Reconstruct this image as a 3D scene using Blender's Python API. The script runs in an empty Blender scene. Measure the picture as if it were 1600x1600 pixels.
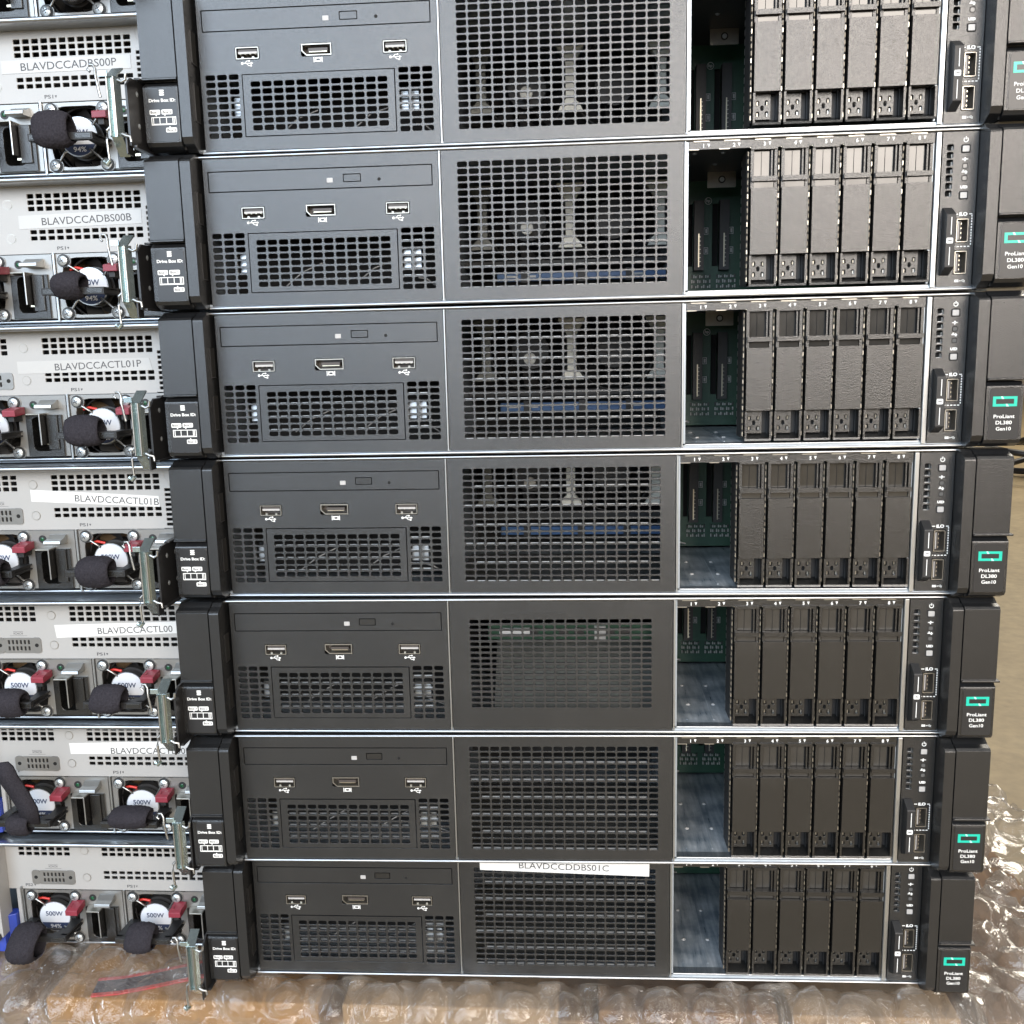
import bpy, math, random
from mathutils import Matrix, Vector
random.seed(7)
scn = bpy.context.scene
COL = scn.collection

# ------------------------------------------------------------------ camera
# all lengths below are millimetres in the code, metres in the scene
MM = 0.001
def rot_cam(rx, ry, rz):
    return Matrix.Rotation(rz, 3, 'Z') @ Matrix.Rotation(ry, 3, 'Y') @ Matrix.Rotation(rx, 3, 'X')
cam_d = bpy.data.cameras.new('camera')
cam = bpy.data.objects.new('camera', cam_d); COL.objects.link(cam)
R = rot_cam(math.radians(-9.639), math.radians(1.309), math.radians(3.744)) @ Matrix.Rotation(math.radians(90), 3, 'X')
cam.matrix_world = Matrix.Translation((0.211899, -0.559199, 0.148075)) @ R.to_4x4()
cam_d.sensor_width = 36.0
cam_d.lens = 36.0 * 1490.3 / 1600.0
cam_d.clip_start = 0.02
cam_d.clip_end = 100
scn.camera = cam

# ------------------------------------------------------------------ world and lamps
w = bpy.data.worlds.new('World'); scn.world = w; w.use_nodes = True
nt = w.node_tree
bg = nt.nodes['Background']
geo = nt.nodes.new('ShaderNodeTexCoord')
sep = nt.nodes.new('ShaderNodeSeparateXYZ')
ramp = nt.nodes.new('ShaderNodeValToRGB')
mp = nt.nodes.new('ShaderNodeMapRange'); mp.inputs['From Min'].default_value = -1; mp.inputs['From Max'].default_value = 1
nt.links.new(geo.outputs['Generated'], sep.inputs[0])
nt.links.new(sep.outputs['Z'], mp.inputs['Value'])
nt.links.new(mp.outputs['Result'], ramp.inputs['Fac'])
cr = ramp.color_ramp
cr.elements[0].position = 0.35; cr.elements[0].color = (0.16, 0.14, 0.12, 1)
cr.elements[1].position = 0.75; cr.elements[1].color = (0.60, 0.62, 0.66, 1)
nt.links.new(ramp.outputs['Color'], bg.inputs['Color'])
bg.inputs['Strength'].default_value = 0.13

def area(name, loc, target, sx, sy, power, color):
    d = bpy.data.lights.new(name, 'AREA'); d.shape = 'RECTANGLE'; d.size = sx; d.size_y = sy
    d.energy = power; d.color = color
    o = bpy.data.objects.new(name, d); COL.objects.link(o)
    o.location = loc
    o.rotation_euler = (Vector(target) - Vector(loc)).to_track_quat('-Z', 'Y').to_euler()
    return o
area('daylight_from_door', (-1.08, -3.1, 1.5), (0.1, 0, 0.2), 2.6, 2.6, 165, (0.72, 0.85, 1.0))
area('sunlit_yard_opening', (1.4, -3.2, 1.2), (0.3, 0, 0.3), 1.9, 1.5, 150, (1.0, 0.91, 0.82))
area('ceiling_lamp', (0.6, -0.9, 2.6), (0.2, 0, 0.1), 1.6, 1.0, 24, (1.0, 0.95, 0.88))
area('far_floor_fill', (3.2, 4.2, 3.2), (2.6, 3.4, -0.4), 2.4, 2.4, 230, (1.0, 0.93, 0.80))  # unseen fill light, added to brighten the floor behind

scn.view_settings.view_transform = 'Standard'
scn.view_settings.look = 'None'
scn.view_settings.exposure = 0.0
scn.view_settings.gamma = 1.0
scn.view_settings.use_curve_mapping = False
scn.render.resolution_x = 1024; scn.render.resolution_y = 1024
try:
    scn.cycles.transparent_max_bounces = 16
except Exception:
    pass

# ------------------------------------------------------------------ materials
MATS = {}
def mat(name, base, rough=0.5, metal=0.0, var=0.0, vscale=120, bump=0.0, bscale=1800, spec=0.5, dust=0.0, rvar=0.0, coat=0.0):
    m = bpy.data.materials.new(name); m.use_nodes = True; t = m.node_tree; N = t.nodes; L = t.links
    b = N['Principled BSDF']
    b.inputs['Base Color'].default_value = (*base, 1)
    b.inputs['Roughness'].default_value = rough
    b.inputs['Metallic'].default_value = metal
    b.inputs['Specular IOR Level'].default_value = spec
    b.inputs['Coat Weight'].default_value = coat
    tc = N.new('ShaderNodeTexCoord')
    col = None
    if var > 0:
        n = N.new('ShaderNodeTexNoise'); n.inputs['Scale'].default_value = vscale; n.inputs['Detail'].default_value = 6
        L.new(tc.outputs['Object'], n.inputs['Vector'])
        mx = N.new('ShaderNodeMix'); mx.data_type = 'RGBA'
        mx.inputs[6].default_value = (*[c * (1 - var) for c in base], 1)
        mx.inputs[7].default_value = (*[min(1, c * (1 + var)) for c in base], 1)
        L.new(n.outputs['Fac'], mx.inputs[0]); col = mx.outputs[2]
    if dust > 0:
        n2 = N.new('ShaderNodeTexNoise'); n2.inputs['Scale'].default_value = 14; n2.inputs['Detail'].default_value = 9; n2.inputs['Roughness'].default_value = 0.75
        L.new(tc.outputs['Object'], n2.inputs['Vector'])
        r2 = N.new('ShaderNodeMapRange'); r2.inputs['From Min'].default_value = 0.48; r2.inputs['From Max'].default_value = 0.8
        r2.inputs['To Max'].default_value = dust; L.new(n2.outputs['Fac'], r2.inputs['Value'])
        m2 = N.new('ShaderNodeMix'); m2.data_type = 'RGBA'
        if col: L.new(col, m2.inputs[6])
        else: m2.inputs[6].default_value = (*base, 1)
        m2.inputs[7].default_value = (0.32, 0.30, 0.27, 1)
        L.new(r2.outputs['Result'], m2.inputs[0]); col = m2.outputs[2]
    if col: L.new(col, b.inputs['Base Color'])
    if rvar > 0:
        n3 = N.new('ShaderNodeTexNoise'); n3.inputs['Scale'].default_value = 60; n3.inputs['Detail'].default_value = 5
        L.new(tc.outputs['Object'], n3.inputs['Vector'])
        r3 = N.new('ShaderNodeMapRange'); r3.inputs['To Min'].default_value = max(0.03, rough - rvar); r3.inputs['To Max'].default_value = rough + rvar
        L.new(n3.outputs['Fac'], r3.inputs['Value']); L.new(r3.outputs['Result'], b.inputs['Roughness'])
    if bump > 0:
        nb = N.new('ShaderNodeTexNoise'); nb.inputs['Scale'].default_value = bscale; nb.inputs['Detail'].default_value = 3
        L.new(tc.outputs['Object'], nb.inputs['Vector'])
        bp = N.new('ShaderNodeBump'); bp.inputs['Strength'].default_value = bump; bp.inputs['Distance'].default_value = 0.0004
        L.new(nb.outputs['Fac'], bp.inputs['Height']); L.new(bp.outputs['Normal'], b.inputs['Normal'])
    MATS[name] = m
    return m
def streaky(name, c0, c1):
    m = bpy.data.materials.new(name); m.use_nodes = True; t = m.node_tree; N = t.nodes; L = t.links
    b = N['Principled BSDF']; tc = N.new('ShaderNodeTexCoord'); mp_ = N.new('ShaderNodeMapping'); mp_.inputs['Scale'].default_value = (260, 22, 1); mp_.inputs['Rotation'].default_value = (0, 0, .25)
    L.new(tc.outputs['Object'], mp_.inputs['Vector'])
    n = N.new('ShaderNodeTexNoise'); n.inputs['Scale'].default_value = 1.0; n.inputs['Detail'].default_value = 8; n.inputs['Roughness'].default_value = .65
    L.new(mp_.outputs['Vector'], n.inputs['Vector'])
    n2 = N.new('ShaderNodeTexNoise'); n2.inputs['Scale'].default_value = 55; n2.inputs['Detail'].default_value = 6
    L.new(tc.outputs['Object'], n2.inputs['Vector'])
    ad = N.new('ShaderNodeMath'); ad.operation = 'MULTIPLY'; L.new(n.outputs['Fac'], ad.inputs[0]); L.new(n2.outputs['Fac'], ad.inputs[1])
    r = N.new('ShaderNodeValToRGB'); r.color_ramp.elements[0].position = .15; r.color_ramp.elements[0].color = (*c0, 1); r.color_ramp.elements[1].position = .38; r.color_ramp.elements[1].color = (*c1, 1)
    L.new(ad.outputs[0], r.inputs['Fac']); L.new(r.outputs['Color'], b.inputs['Base Color'])
    b.inputs['Metallic'].default_value = .35
    mr = N.new('ShaderNodeMapRange'); mr.inputs['To Min'].default_value = .15; mr.inputs['To Max'].default_value = .5
    L.new(n.outputs['Fac'], mr.inputs['Value']); L.new(mr.outputs['Result'], b.inputs['Roughness'])
    return m
M_PANEL = mat('black_powder_coat', (0.012, 0.013, 0.0145), 0.24, 0, 0.8, 1500, 0.45, 2200, 0.85, dust=0.05)
M_EAR = mat('black_textured_plastic', (0.012, 0.0125, 0.0135), 0.26, 0, 0.6, 1500, 0.38, 2200, 0.7, dust=0.03)
M_BLANK = mat('charcoal_moulded_plastic', (0.009, 0.0088, 0.0085), 0.235, 0, 0.8, 1500, 0.42, 2200, 0.8, dust=0.05)
M_GLOSS = mat('glossy_black_plastic', (0.030, 0.028, 0.025), 0.15, 0, 0.3, 160, 0, spec=0.6, rvar=0.09)
M_DARK = mat('dark_plastic', (0.016, 0.016, 0.017), 0.5, 0, 0.2, 400, 0.2)
M_PLATE = mat('black_label_plate', (0.018, 0.018, 0.019), 0.35, 0, 0.1, 500, 0.1)
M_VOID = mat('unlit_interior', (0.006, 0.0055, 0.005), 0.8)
M_LIP = mat('bright_zinc_steel', (0.46, 0.48, 0.50), 0.33, 1.0, 0.08, 40)
M_STEEL = mat('zinc_steel_edge', (0.42, 0.43, 0.43), 0.36, 0.95, 0.08, 80)
M_GALV = mat('galvanized_sheet', (0.36, 0.40, 0.44), 0.36, 0.55, 0.12, 30, rvar=0.08)
M_REAR = mat('nickel_rear_panel', (0.395, 0.39, 0.38), 0.48, 0.15, 0.04, 30, 0.06, 1200, dust=0.06, rvar=0.06)
M_PSU = mat('nickel_plate_satin', (0.29, 0.286, 0.275), 0.36, 0.65, 0.05, 60, 0.06, 1200, rvar=0.08)
M_PCB = mat('green_circuit_board', (0.009, 0.055, 0.028), 0.4, 0, 0.35, 260, 0.2, 1400, spec=0.6)
M_CONN = mat('connector_plastic', (0.035, 0.033, 0.032), 0.45, 0, 0.2, 300)
M_GOLD = mat('contact_metal', (0.75, 0.68, 0.52), 0.3, 1.0)
M_TIN = mat('port_shell', (0.36, 0.34, 0.30), 0.34, 0.9, 0.15, 400, rvar=0.1)
M_SPRING = mat('dull_spring_steel', (0.15, 0.135, 0.11), 0.45, 0.5, 0.4, 500)
M_DULL = mat('dull_inner_steel', (0.085, 0.085, 0.08), 0.45, 0.3, 0.3, 60)
M_TRAY = mat('pale_tray_steel', (0.20, 0.205, 0.19), 0.4, 0.4, 0.4, 40)
M_DASH = mat('shield_finger_metal', (0.5, 0.5, 0.49), 0.35, 0.7)
M_BAY = streaky('bay_floor_sheet', (0.15, 0.19, 0.23), (0.52, 0.56, 0.60))
M_PORT = mat('port_tongue', (0.06, 0.05, 0.045), 0.45)
M_BLUE = mat('blue_touch_plastic', (0.035, 0.10, 0.24), 0.4, 0, 0.15, 60)
M_WHITE = mat('white_print', (0.82, 0.82, 0.80), 0.6)
M_GREY = mat('grey_button', (0.42, 0.41, 0.40), 0.4, 0, 0.2, 1200)
M_SMOKE = mat('smoked_lens', (0.10, 0.10, 0.10), 0.2)
M_TEAL = mat('teal_emblem', (0.01, 0.47, 0.34), 0.35)
M_TEALP = mat('pale_teal_glint', (0.45, 0.85, 0.75), 0.35)
M_STICK = mat('white_sticker_paper', (0.66, 0.66, 0.645), 0.55, 0, 0.03, 40)
M_TAPE = mat('clear_label_tape', (0.45, 0.45, 0.44), 0.3, 0, 0.03, 40)
M_HUB = mat('fan_hub_sticker', (0.60, 0.63, 0.68), 0.35)
M_NAVY = mat('navy_print', (0.02, 0.035, 0.09), 0.5)
M_INK = mat('grey_ink', (0.07, 0.07, 0.075), 0.6)
M_RED = mat('maroon_latch_plastic', (0.22, 0.028, 0.045), 0.42, 0, 0.15, 500, 0.2)
M_WIRE = mat('red_wire', (0.55, 0.04, 0.03), 0.4)
M_BRKT = mat('green_zinc_bracket', (0.44, 0.52, 0.52), 0.24, 0.9, 0.3, 110, 0, 500, rvar=0.12)
M_SCREW = mat('zinc_screw', (0.56, 0.60, 0.62), 0.36, 0.75, 0.15, 500)
M_VELCRO = mat('black_velcro', (0.030, 0.028, 0.034), 0.95, 0, 0.7, 1100, 1.0, 900, spec=0.12)
M_ARM = mat('black_rail_steel', (0.018, 0.018, 0.019), 0.32, 0, 0.15, 200, 0.1)
M_FAN = mat('black_fan_plastic', (0.028, 0.027, 0.027), 0.4)
M_BROWN = mat('brown_transformer_tape', (0.16, 0.11, 0.06), 0.5, 0, 0.3, 200)
M_IVORY = mat('fan_frame_glint', (0.85, 0.83, 0.74), 0.4, 0, 0.08, 80)
M_BLUETAG = mat('blue_handle_plastic', (0.03, 0.06, 0.36), 0.4)
M_LEDG = mat('green_lens', (0.01, 0.07, 0.03), 0.15)

# ------------------------------------------------------------------ mesh builder
def q3(n): return [(math.cos(2 * math.pi * i / n), math.sin(2 * math.pi * i / n)) for i in range(n)]
def rrect(x0, x1, z0, z1, r, n=2):
    r = min(r, (x1 - x0) / 2 - 1e-3, (z1 - z0) / 2 - 1e-3)
    out = []
    for cx, cz, a0 in ((x1 - r, z1 - r, 0), (x0 + r, z1 - r, 90), (x0 + r, z0 + r, 180), (x1 - r, z0 + r, 270)):
        for i in range(n + 1):
            a = math.radians(a0 + 90 * i / n)
            out.append((cx + r * math.cos(a), cz + r * math.sin(a)))
    return out                      # starts upper right, counter-clockwise seen from the front
class MB:
    def __init__(s): s.v = []; s.f = []; s.mi = []; s.mats = []; s.sm = []
    def m(s, mt):
        if mt not in s.mats: s.mats.append(mt)
        return s.mats.index(mt)
    def add(s, vs, fs, mt, smooth=False):
        o = len(s.v); i = s.m(mt)
        s.v += vs
        for f in fs: s.f.append([a + o for a in f]); s.mi.append(i); s.sm.append(smooth)
    def box(s, x0, x1, y0, y1, z0, z1, mt):
        v = [(x0, y0, z0), (x1, y0, z0), (x1, y1, z0), (x0, y1, z0), (x0, y0, z1), (x1, y0, z1), (x1, y1, z1), (x0, y1, z1)]
        s.add(v, [(0, 3, 2, 1), (4, 5, 6, 7), (0, 1, 5, 4), (1, 2, 6, 5), (2, 3, 7, 6), (3, 0, 4, 7)], mt)
    def prism(s, pts, y0, y1, mt, back=True):      # outline in xz counter-clockwise from the front
        n = len(pts)
        v = [(x, y0, z) for x, z in pts] + [(x, y1, z) for x, z in pts]
        f = [list(range(n))] + ([list(range(2 * n - 1, n - 1, -1))] if back else [])
        f += [(i, i + n, (i + 1) % n + n, (i + 1) % n) for i in range(n)]
        s.add(v, f, mt)
    def prism_x(s, pts, x0, x1, mt, smooth=False):               # outline in (y,z)
        n = len(pts)
        v = [(x0, y, z) for y, z in pts] + [(x1, y, z) for y, z in pts]
        s.add(v, [list(range(n)), list(range(2 * n - 1, n - 1, -1))], mt)
        s.add(v, [(i, (i + 1) % n, (i + 1) % n + n, i + n) for i in range(n)], mt, smooth)
    def prism_z(s, pts, z0, z1, mt):               # outline in (x,y)
        n = len(pts)
        v = [(x, y, z0) for x, y in pts] + [(x, y, z1) for x, y in pts]
        f = [list(range(n - 1, -1, -1)), list(range(n, 2 * n))]
        f += [(i, (i + 1) % n, (i + 1) % n + n, i + n) for i in range(n)]
        s.add(v, f, mt)
    def cyl(s, x, z, r, y0, y1, mt, n=20, r1=None, dome=0):      # axis along y, front at y0
        r1 = r if r1 is None else r1
        c = q3(n)
        v = [(x + r * a, y0, z + r * b) for a, b in c] + [(x + r1 * a, y1, z + r1 * b) for a, b in c]
        s.add(v, [(i, i + n, (i + 1) % n + n, (i + 1) % n) for i in range(n)], mt, True)
        if dome:
            v = [(x + r * a, y0, z + r * b) for a, b in c] + [(x + r * .6 * a, y0 - dome * .75, z + r * .6 * b) for a, b in c] + [(x, y0 - dome, z)]
            s.add(v, [(i, (i + 1) % n, (i + 1) % n + n, i + n) for i in range(n)] + [(i + n, (i + 1) % n + n, 2 * n) for i in range(n)], mt, True)
        else:
            s.add([(x + r * a, y0, z + r * b) for a, b in c], [list(range(n))], mt)
    def tube(s, path, r, mt, n=8, cap=True):
        P = [Vector(p) for p in path]; rings = []
        up = Vector((0, 0, 1))
        for i, p in enumerate(P):
            t = (P[min(i + 1, len(P) - 1)] - P[max(i - 1, 0)]).normalized()
            a = t.cross(up)
            if a.length < 0.1: a = t.cross(Vector((1, 0, 0)))
            a.normalize(); b = a.cross(t)
            rings.append([tuple(p + (a * math.cos(2 * math.pi * k / n) + b * math.sin(2 * math.pi * k / n)) * r) for k in range(n)])
        v = [q for rg in rings for q in rg]
        f = []
        for i in range(len(P) - 1):
            for k in range(n):
                f.append((i * n + k, i * n + (k + 1) % n, (i + 1) * n + (k + 1) % n, (i + 1) * n + k))
        s.add(v, f, mt, True)
        if cap: s.add(rings[0] + rings[-1], [list(range(n)), list(range(2 * n - 1, n - 1, -1))], mt)
    def ring(s, outer, inner, y0, y1, mt):         # flat frame: outer and inner outlines with as many points
        n = len(outer)
        v = [(x, y0, z) for x, z in outer] + [(x, y0, z) for x, z in inner] + [(x, y1, z) for x, z in outer] + [(x, y1, z) for x, z in inner]
        f = []
        for i in range(n):
            j = (i + 1) % n
            f += [(i, j, j + n, i + n), (i, i + 2 * n, j + 2 * n, j), (i + n, j + n, j + 3 * n, i + 3 * n)]
        s.add(v, f, mt)
    def hole_cell(s, X0, X1, Z0, Z1, pts, y0, y1, mt, seg):
        # pts = rounded rectangle with (seg+1) points for each corner: UR, UL, LL, LR
        m = seg + 1; n = len(pts)
        cx = sum(p[0] for p in pts) / n; cz = sum(p[1] for p in pts) / n
        hw = max(p[0] for p in pts) - cx; hh = max(p[1] for p in pts) - cz; ch_ = min(.14, (X1 - cx - hw) * .8, (Z1 - cz - hh) * .8)
        big = [(cx + (x - cx) * (1 + ch_ / hw), cz + (z - cz) * (1 + ch_ / hh)) for x, z in pts]
        v = [(X1, y0, Z1), (X0, y0, Z1), (X0, y0, Z0), (X1, y0, Z0)] + [(x, y0, z) for x, z in big] + [(x, y0 + ch_, z) for x, z in pts] + [(x, y1, z) for x, z in pts]
        f = []
        for c in range(4):
            for i in range(seg):
                f.append((c, 4 + c * m + i + 1, 4 + c * m + i))
            d = (c + 1) % 4
            f.append((c, d, 4 + d * m, 4 + c * m + seg))
        for i in range(n):
            j = (i + 1) % n
            f.append((4 + i, 4 + j, 4 + n + j, 4 + n + i))
            f.append((4 + n + i, 4 + n + j, 4 + 2 * n + j, 4 + 2 * n + i))
        s.add(v, [tuple(reversed(g)) if False else g for g in f], mt)
    def perf(s, X0, X1, Z0, Z1, specials, mt, y0=0.0, t=1.4, rim=8.0):
        xs = {X0, X1}; zs = {Z0, Z1}; rects = []
        for sp in specials:
            if sp[0] == 'grid':
                _, x, z, px, pz, nc, nr, wd, h, r = sp
                rc = (x, x + px * nc, z, z + pz * nr)
                for i in range(nc):
                    for j in range(nr):
                        cx = x + px * (i + .5); cz = z + pz * (j + .5)
                        s.hole_cell(cx - px / 2, cx + px / 2, cz - pz / 2, cz + pz / 2, rrect(cx - wd / 2, cx + wd / 2, cz - h / 2, cz + h / 2, r, 2), y0, y0 + t, mt, 2)
            elif sp[0] == 'hole':
                _, a, b, c, d, r = sp
                e = 0.15; rc = (a - e, b + e, c - e, d + e)
                s.hole_cell(*rc, rrect(a, b, c, d, r, 3), y0, y0 + t, mt, 3)
            rects.append(rc); xs |= {rc[0], rc[1]}; zs |= {rc[2], rc[3]}
        xs = sorted(xs); zs = sorted(zs)
        for i in range(len(xs) - 1):
            if xs[i + 1] - xs[i] < 1e-6: continue
            for j in range(len(zs) - 1):
                if zs[j + 1] - zs[j] < 1e-6: continue
                cx = (xs[i] + xs[i + 1]) / 2; cz = (zs[j] + zs[j + 1]) / 2
                if any(a < cx < b and c < cz < d for a, b, c, d in rects): continue
                s.add([(xs[i], y0, zs[j]), (xs[i + 1], y0, zs[j]), (xs[i + 1], y0, zs[j + 1]), (xs[i], y0, zs[j + 1])], [(0, 1, 2, 3)], mt)
        o = [(X0, Z0), (X1, Z0), (X1, Z1), (X0, Z1)]
        s.add([(x, y0, z) for x, z in o] + [(x, y0 + rim, z) for x, z in o], [(i, i + 4, (i + 1) % 4 + 4, (i + 1) % 4) for i in range(4)], mt)
    def mesh(s, name):
        me = bpy.data.meshes.new(name)
        me.from_pydata([(x * MM, y * MM, z * MM) for x, y, z in s.v], [], s.f)
        for mt in s.mats: me.materials.append(mt)
        me.polygons.foreach_set('material_index', s.mi)
        me.polygons.foreach_set('use_smooth', s.sm)
        me.update()
        return me
    def build(s, name, parent=None, bevel=0.0, loc=None, label=None, seg=2):
        o = bpy.data.objects.new(name, s.mesh(name)); COL.objects.link(o)
        if parent: o.parent = parent
        if loc: o.location = [a * MM for a in loc]
        if bevel:
            md = o.modifiers.new('bevel', 'BEVEL'); md.width = bevel * MM; md.segments = seg; md.limit_method = 'ANGLE'; md.angle_limit = math.radians(40)
        if label: o['label'] = label
        return o
def tag(o, label, cat, group=None, kind=None):
    if label: o['label'] = label
    if cat: o['category'] = cat
    if group: o['group'] = group
    if kind: o['kind'] = kind
def empty(name, loc=(0, 0, 0), rz=0):
    o = bpy.data.objects.new(name, None); COL.objects.link(o)
    o.location = [a * MM for a in loc]; o.rotation_euler = (0, 0, rz); o.empty_display_size = 0.02
    return o
def kids(o): return [c for c in bpy.data.objects if c.parent == o]
def tree_of(o):
    ch = {}
    for x in bpy.data.objects:
        if x.parent: ch.setdefault(x.parent.name, []).append(x)
    return ch
def copy_tree(o, parent=None, ch=None, skip=()):
    ch = ch or tree_of(o)
    c = o.copy(); COL.objects.link(c); c.parent = parent
    for k in ch.get(o.name, []):
        if k.name.split('.')[0] in skip: continue
        copy_tree(k, c, ch, skip)
    return c
TXT = {}
def text_mesh(s, cap, bold=0.0, width=None, spacing=1.0, thick=0.03):
    key = (s, cap, bold, width, spacing)
    if key in TXT: return TXT[key]
    cu = bpy.data.curves.new('t', 'FONT'); cu.body = s; cu.size = cap / 0.72 * MM
    cu.align_x = 'CENTER'; cu.align_y = 'CENTER'; cu.resolution_u = 3; cu.offset = bold * MM; cu.extrude = thick * MM; cu.space_character = spacing
    ob = bpy.data.objects.new('t', cu); COL.objects.link(ob)
    dg = bpy.context.evaluated_depsgraph_get(); dg.update()
    me = bpy.data.meshes.new_from_object(ob.evaluated_get(dg))
    bpy.data.objects.remove(ob); bpy.data.curves.remove(cu)
    xs = [v.co.x for v in me.vertices]; ys = [v.co.y for v in me.vertices]
    cx = (min(xs) + max(xs)) / 2; cy = (min(ys) + max(ys)) / 2
    k = (width * MM) / (max(xs) - min(xs)) if width else 1.0
    for v in me.vertices:
        x, y, z = v.co
        v.co = ((x - cx) * k, -z, y - cy)
    me.materials.clear()
    TXT[key] = me
    return me
def text(name, s, cap, x, y, z, mt, parent, bold=0.0, width=None, rot=0.0, spacing=1.0, roty=0.0):
    me = text_mesh(s, cap, bold, width, spacing)
    if not me.materials: me.materials.append(mt)
    o = bpy.data.objects.new(name, me); COL.objects.link(o); o.parent = parent
    o.location = (x * MM, y * MM, z * MM); o.rotation_euler = (0, -rot, 0)
    return o
def add_text(mb, s, cap, x, y, z, mt, bold=0.0, width=None, rot=0.0):
    me = text_mesh(s, cap, bold, width)
    ca, sa = math.cos(rot), math.sin(rot)
    vs = []
    for v in me.vertices:
        a, b, c = v.co.x / MM, v.co.y / MM, v.co.z / MM
        vs.append((x + a * ca - c * sa, y + b, z + a * sa + c * ca))
    mb.add(vs, [tuple(p.vertices) for p in me.polygons], mt)

def usb_icon(mb, x, z, s, y, mt, vertical=False):
    def T(a, b): return (x + a * s, z + b * s)
    def bar(a0, b0, a1, b1, wd):
        dx, dz = a1 - a0, b1 - b0; l = math.hypot(dx, dz); nx, nz = -dz / l * wd / 2, dx / l * wd / 2
        mb.prism([T(a0 - nx, b0 - nz), T(a1 - nx, b1 - nz), T(a1 + nx, b1 + nz), T(a0 + nx, b0 + nz)], y - .05, y, mt)
    bar(-1.3, 0, 1.2, 0, .2)
    mb.prism([T(1.1, -.32), T(1.7, 0), T(1.1, .32)], y - .06, y, mt)
    mb.cyl(*T(-1.35, 0), .36 * s, y - .05, y, mt, 10)
    bar(-.7, 0, -.1, .6, .17); bar(-.1, .6, .5, .6, .17); mb.cyl(*T(.6, .6), .24 * s, y - .05, y, mt, 8)
    bar(-.2, 0, .4, -.6, .17); bar(.4, -.6, .9, -.6, .17); mb.prism([T(.85, -.85), T(1.3, -.85), T(1.3, -.4), T(.85, -.4)], y - .05, y, mt)

# ------------------------------------------------------------------ front view server
def usb_port(x0, x1, z0, z1, parent, vertical=False):
    mb = MB()
    o = rrect(x0 + .3, x1 - .3, z0 + .3, z1 - .3, .6, 3); i = rrect(x0 + .75, x1 - .75, z0 + .75, z1 - .75, .4, 3)
    mb.ring(o, i, -.35, 7, M_TIN)
    mb.box(x0 + .3, x1 - .3, 7, 7.3, z0 + .3, z1 - .3, M_PORT)
    if not vertical:
        mb.box(x0 + 1.5, x1 - 1.5, .8, 7, z0 + 3.6, z1 - 1.1, M_PORT)
        mb.box(x0 + 1.5, x1 - 1.5, .5, .85, z0 + 3.3, z0 + 4.4, M_GREY)
        for k in range(4):
            xx = x0 + 2.6 + k * (x1 - x0 - 5.2) / 3
            mb.box(xx - .45, xx + .45, 1.0, 6, z0 + 3.1, z0 + 3.6, M_GOLD)
        for k in (0.28, 0.72):
            xx = x0 + (x1 - x0) * k
            mb.box(xx - .6, xx + .6, .7, 1.2, z0 + .7, z0 + 1.8, M_TIN)
    else:
        mb.box(x0 + 1.3, x0 + 3.0, .6, 7, z0 + 1.5, z1 - 1.5, M_PORT)
        mb.box(x0 + 1.35, x0 + 1.9, .4, .65, z0 + 1.7, z1 - 1.7, M_GREY)
        for k in range(4):
            zz = z0 + 2.8 + k * (z1 - z0 - 5.6) / 3
            mb.box(x0 + 3.0, x0 + 3.5, 1.0, 6, zz - .4, zz + .4, M_GOLD)
    return mb.build('usb_port', parent)

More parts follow.
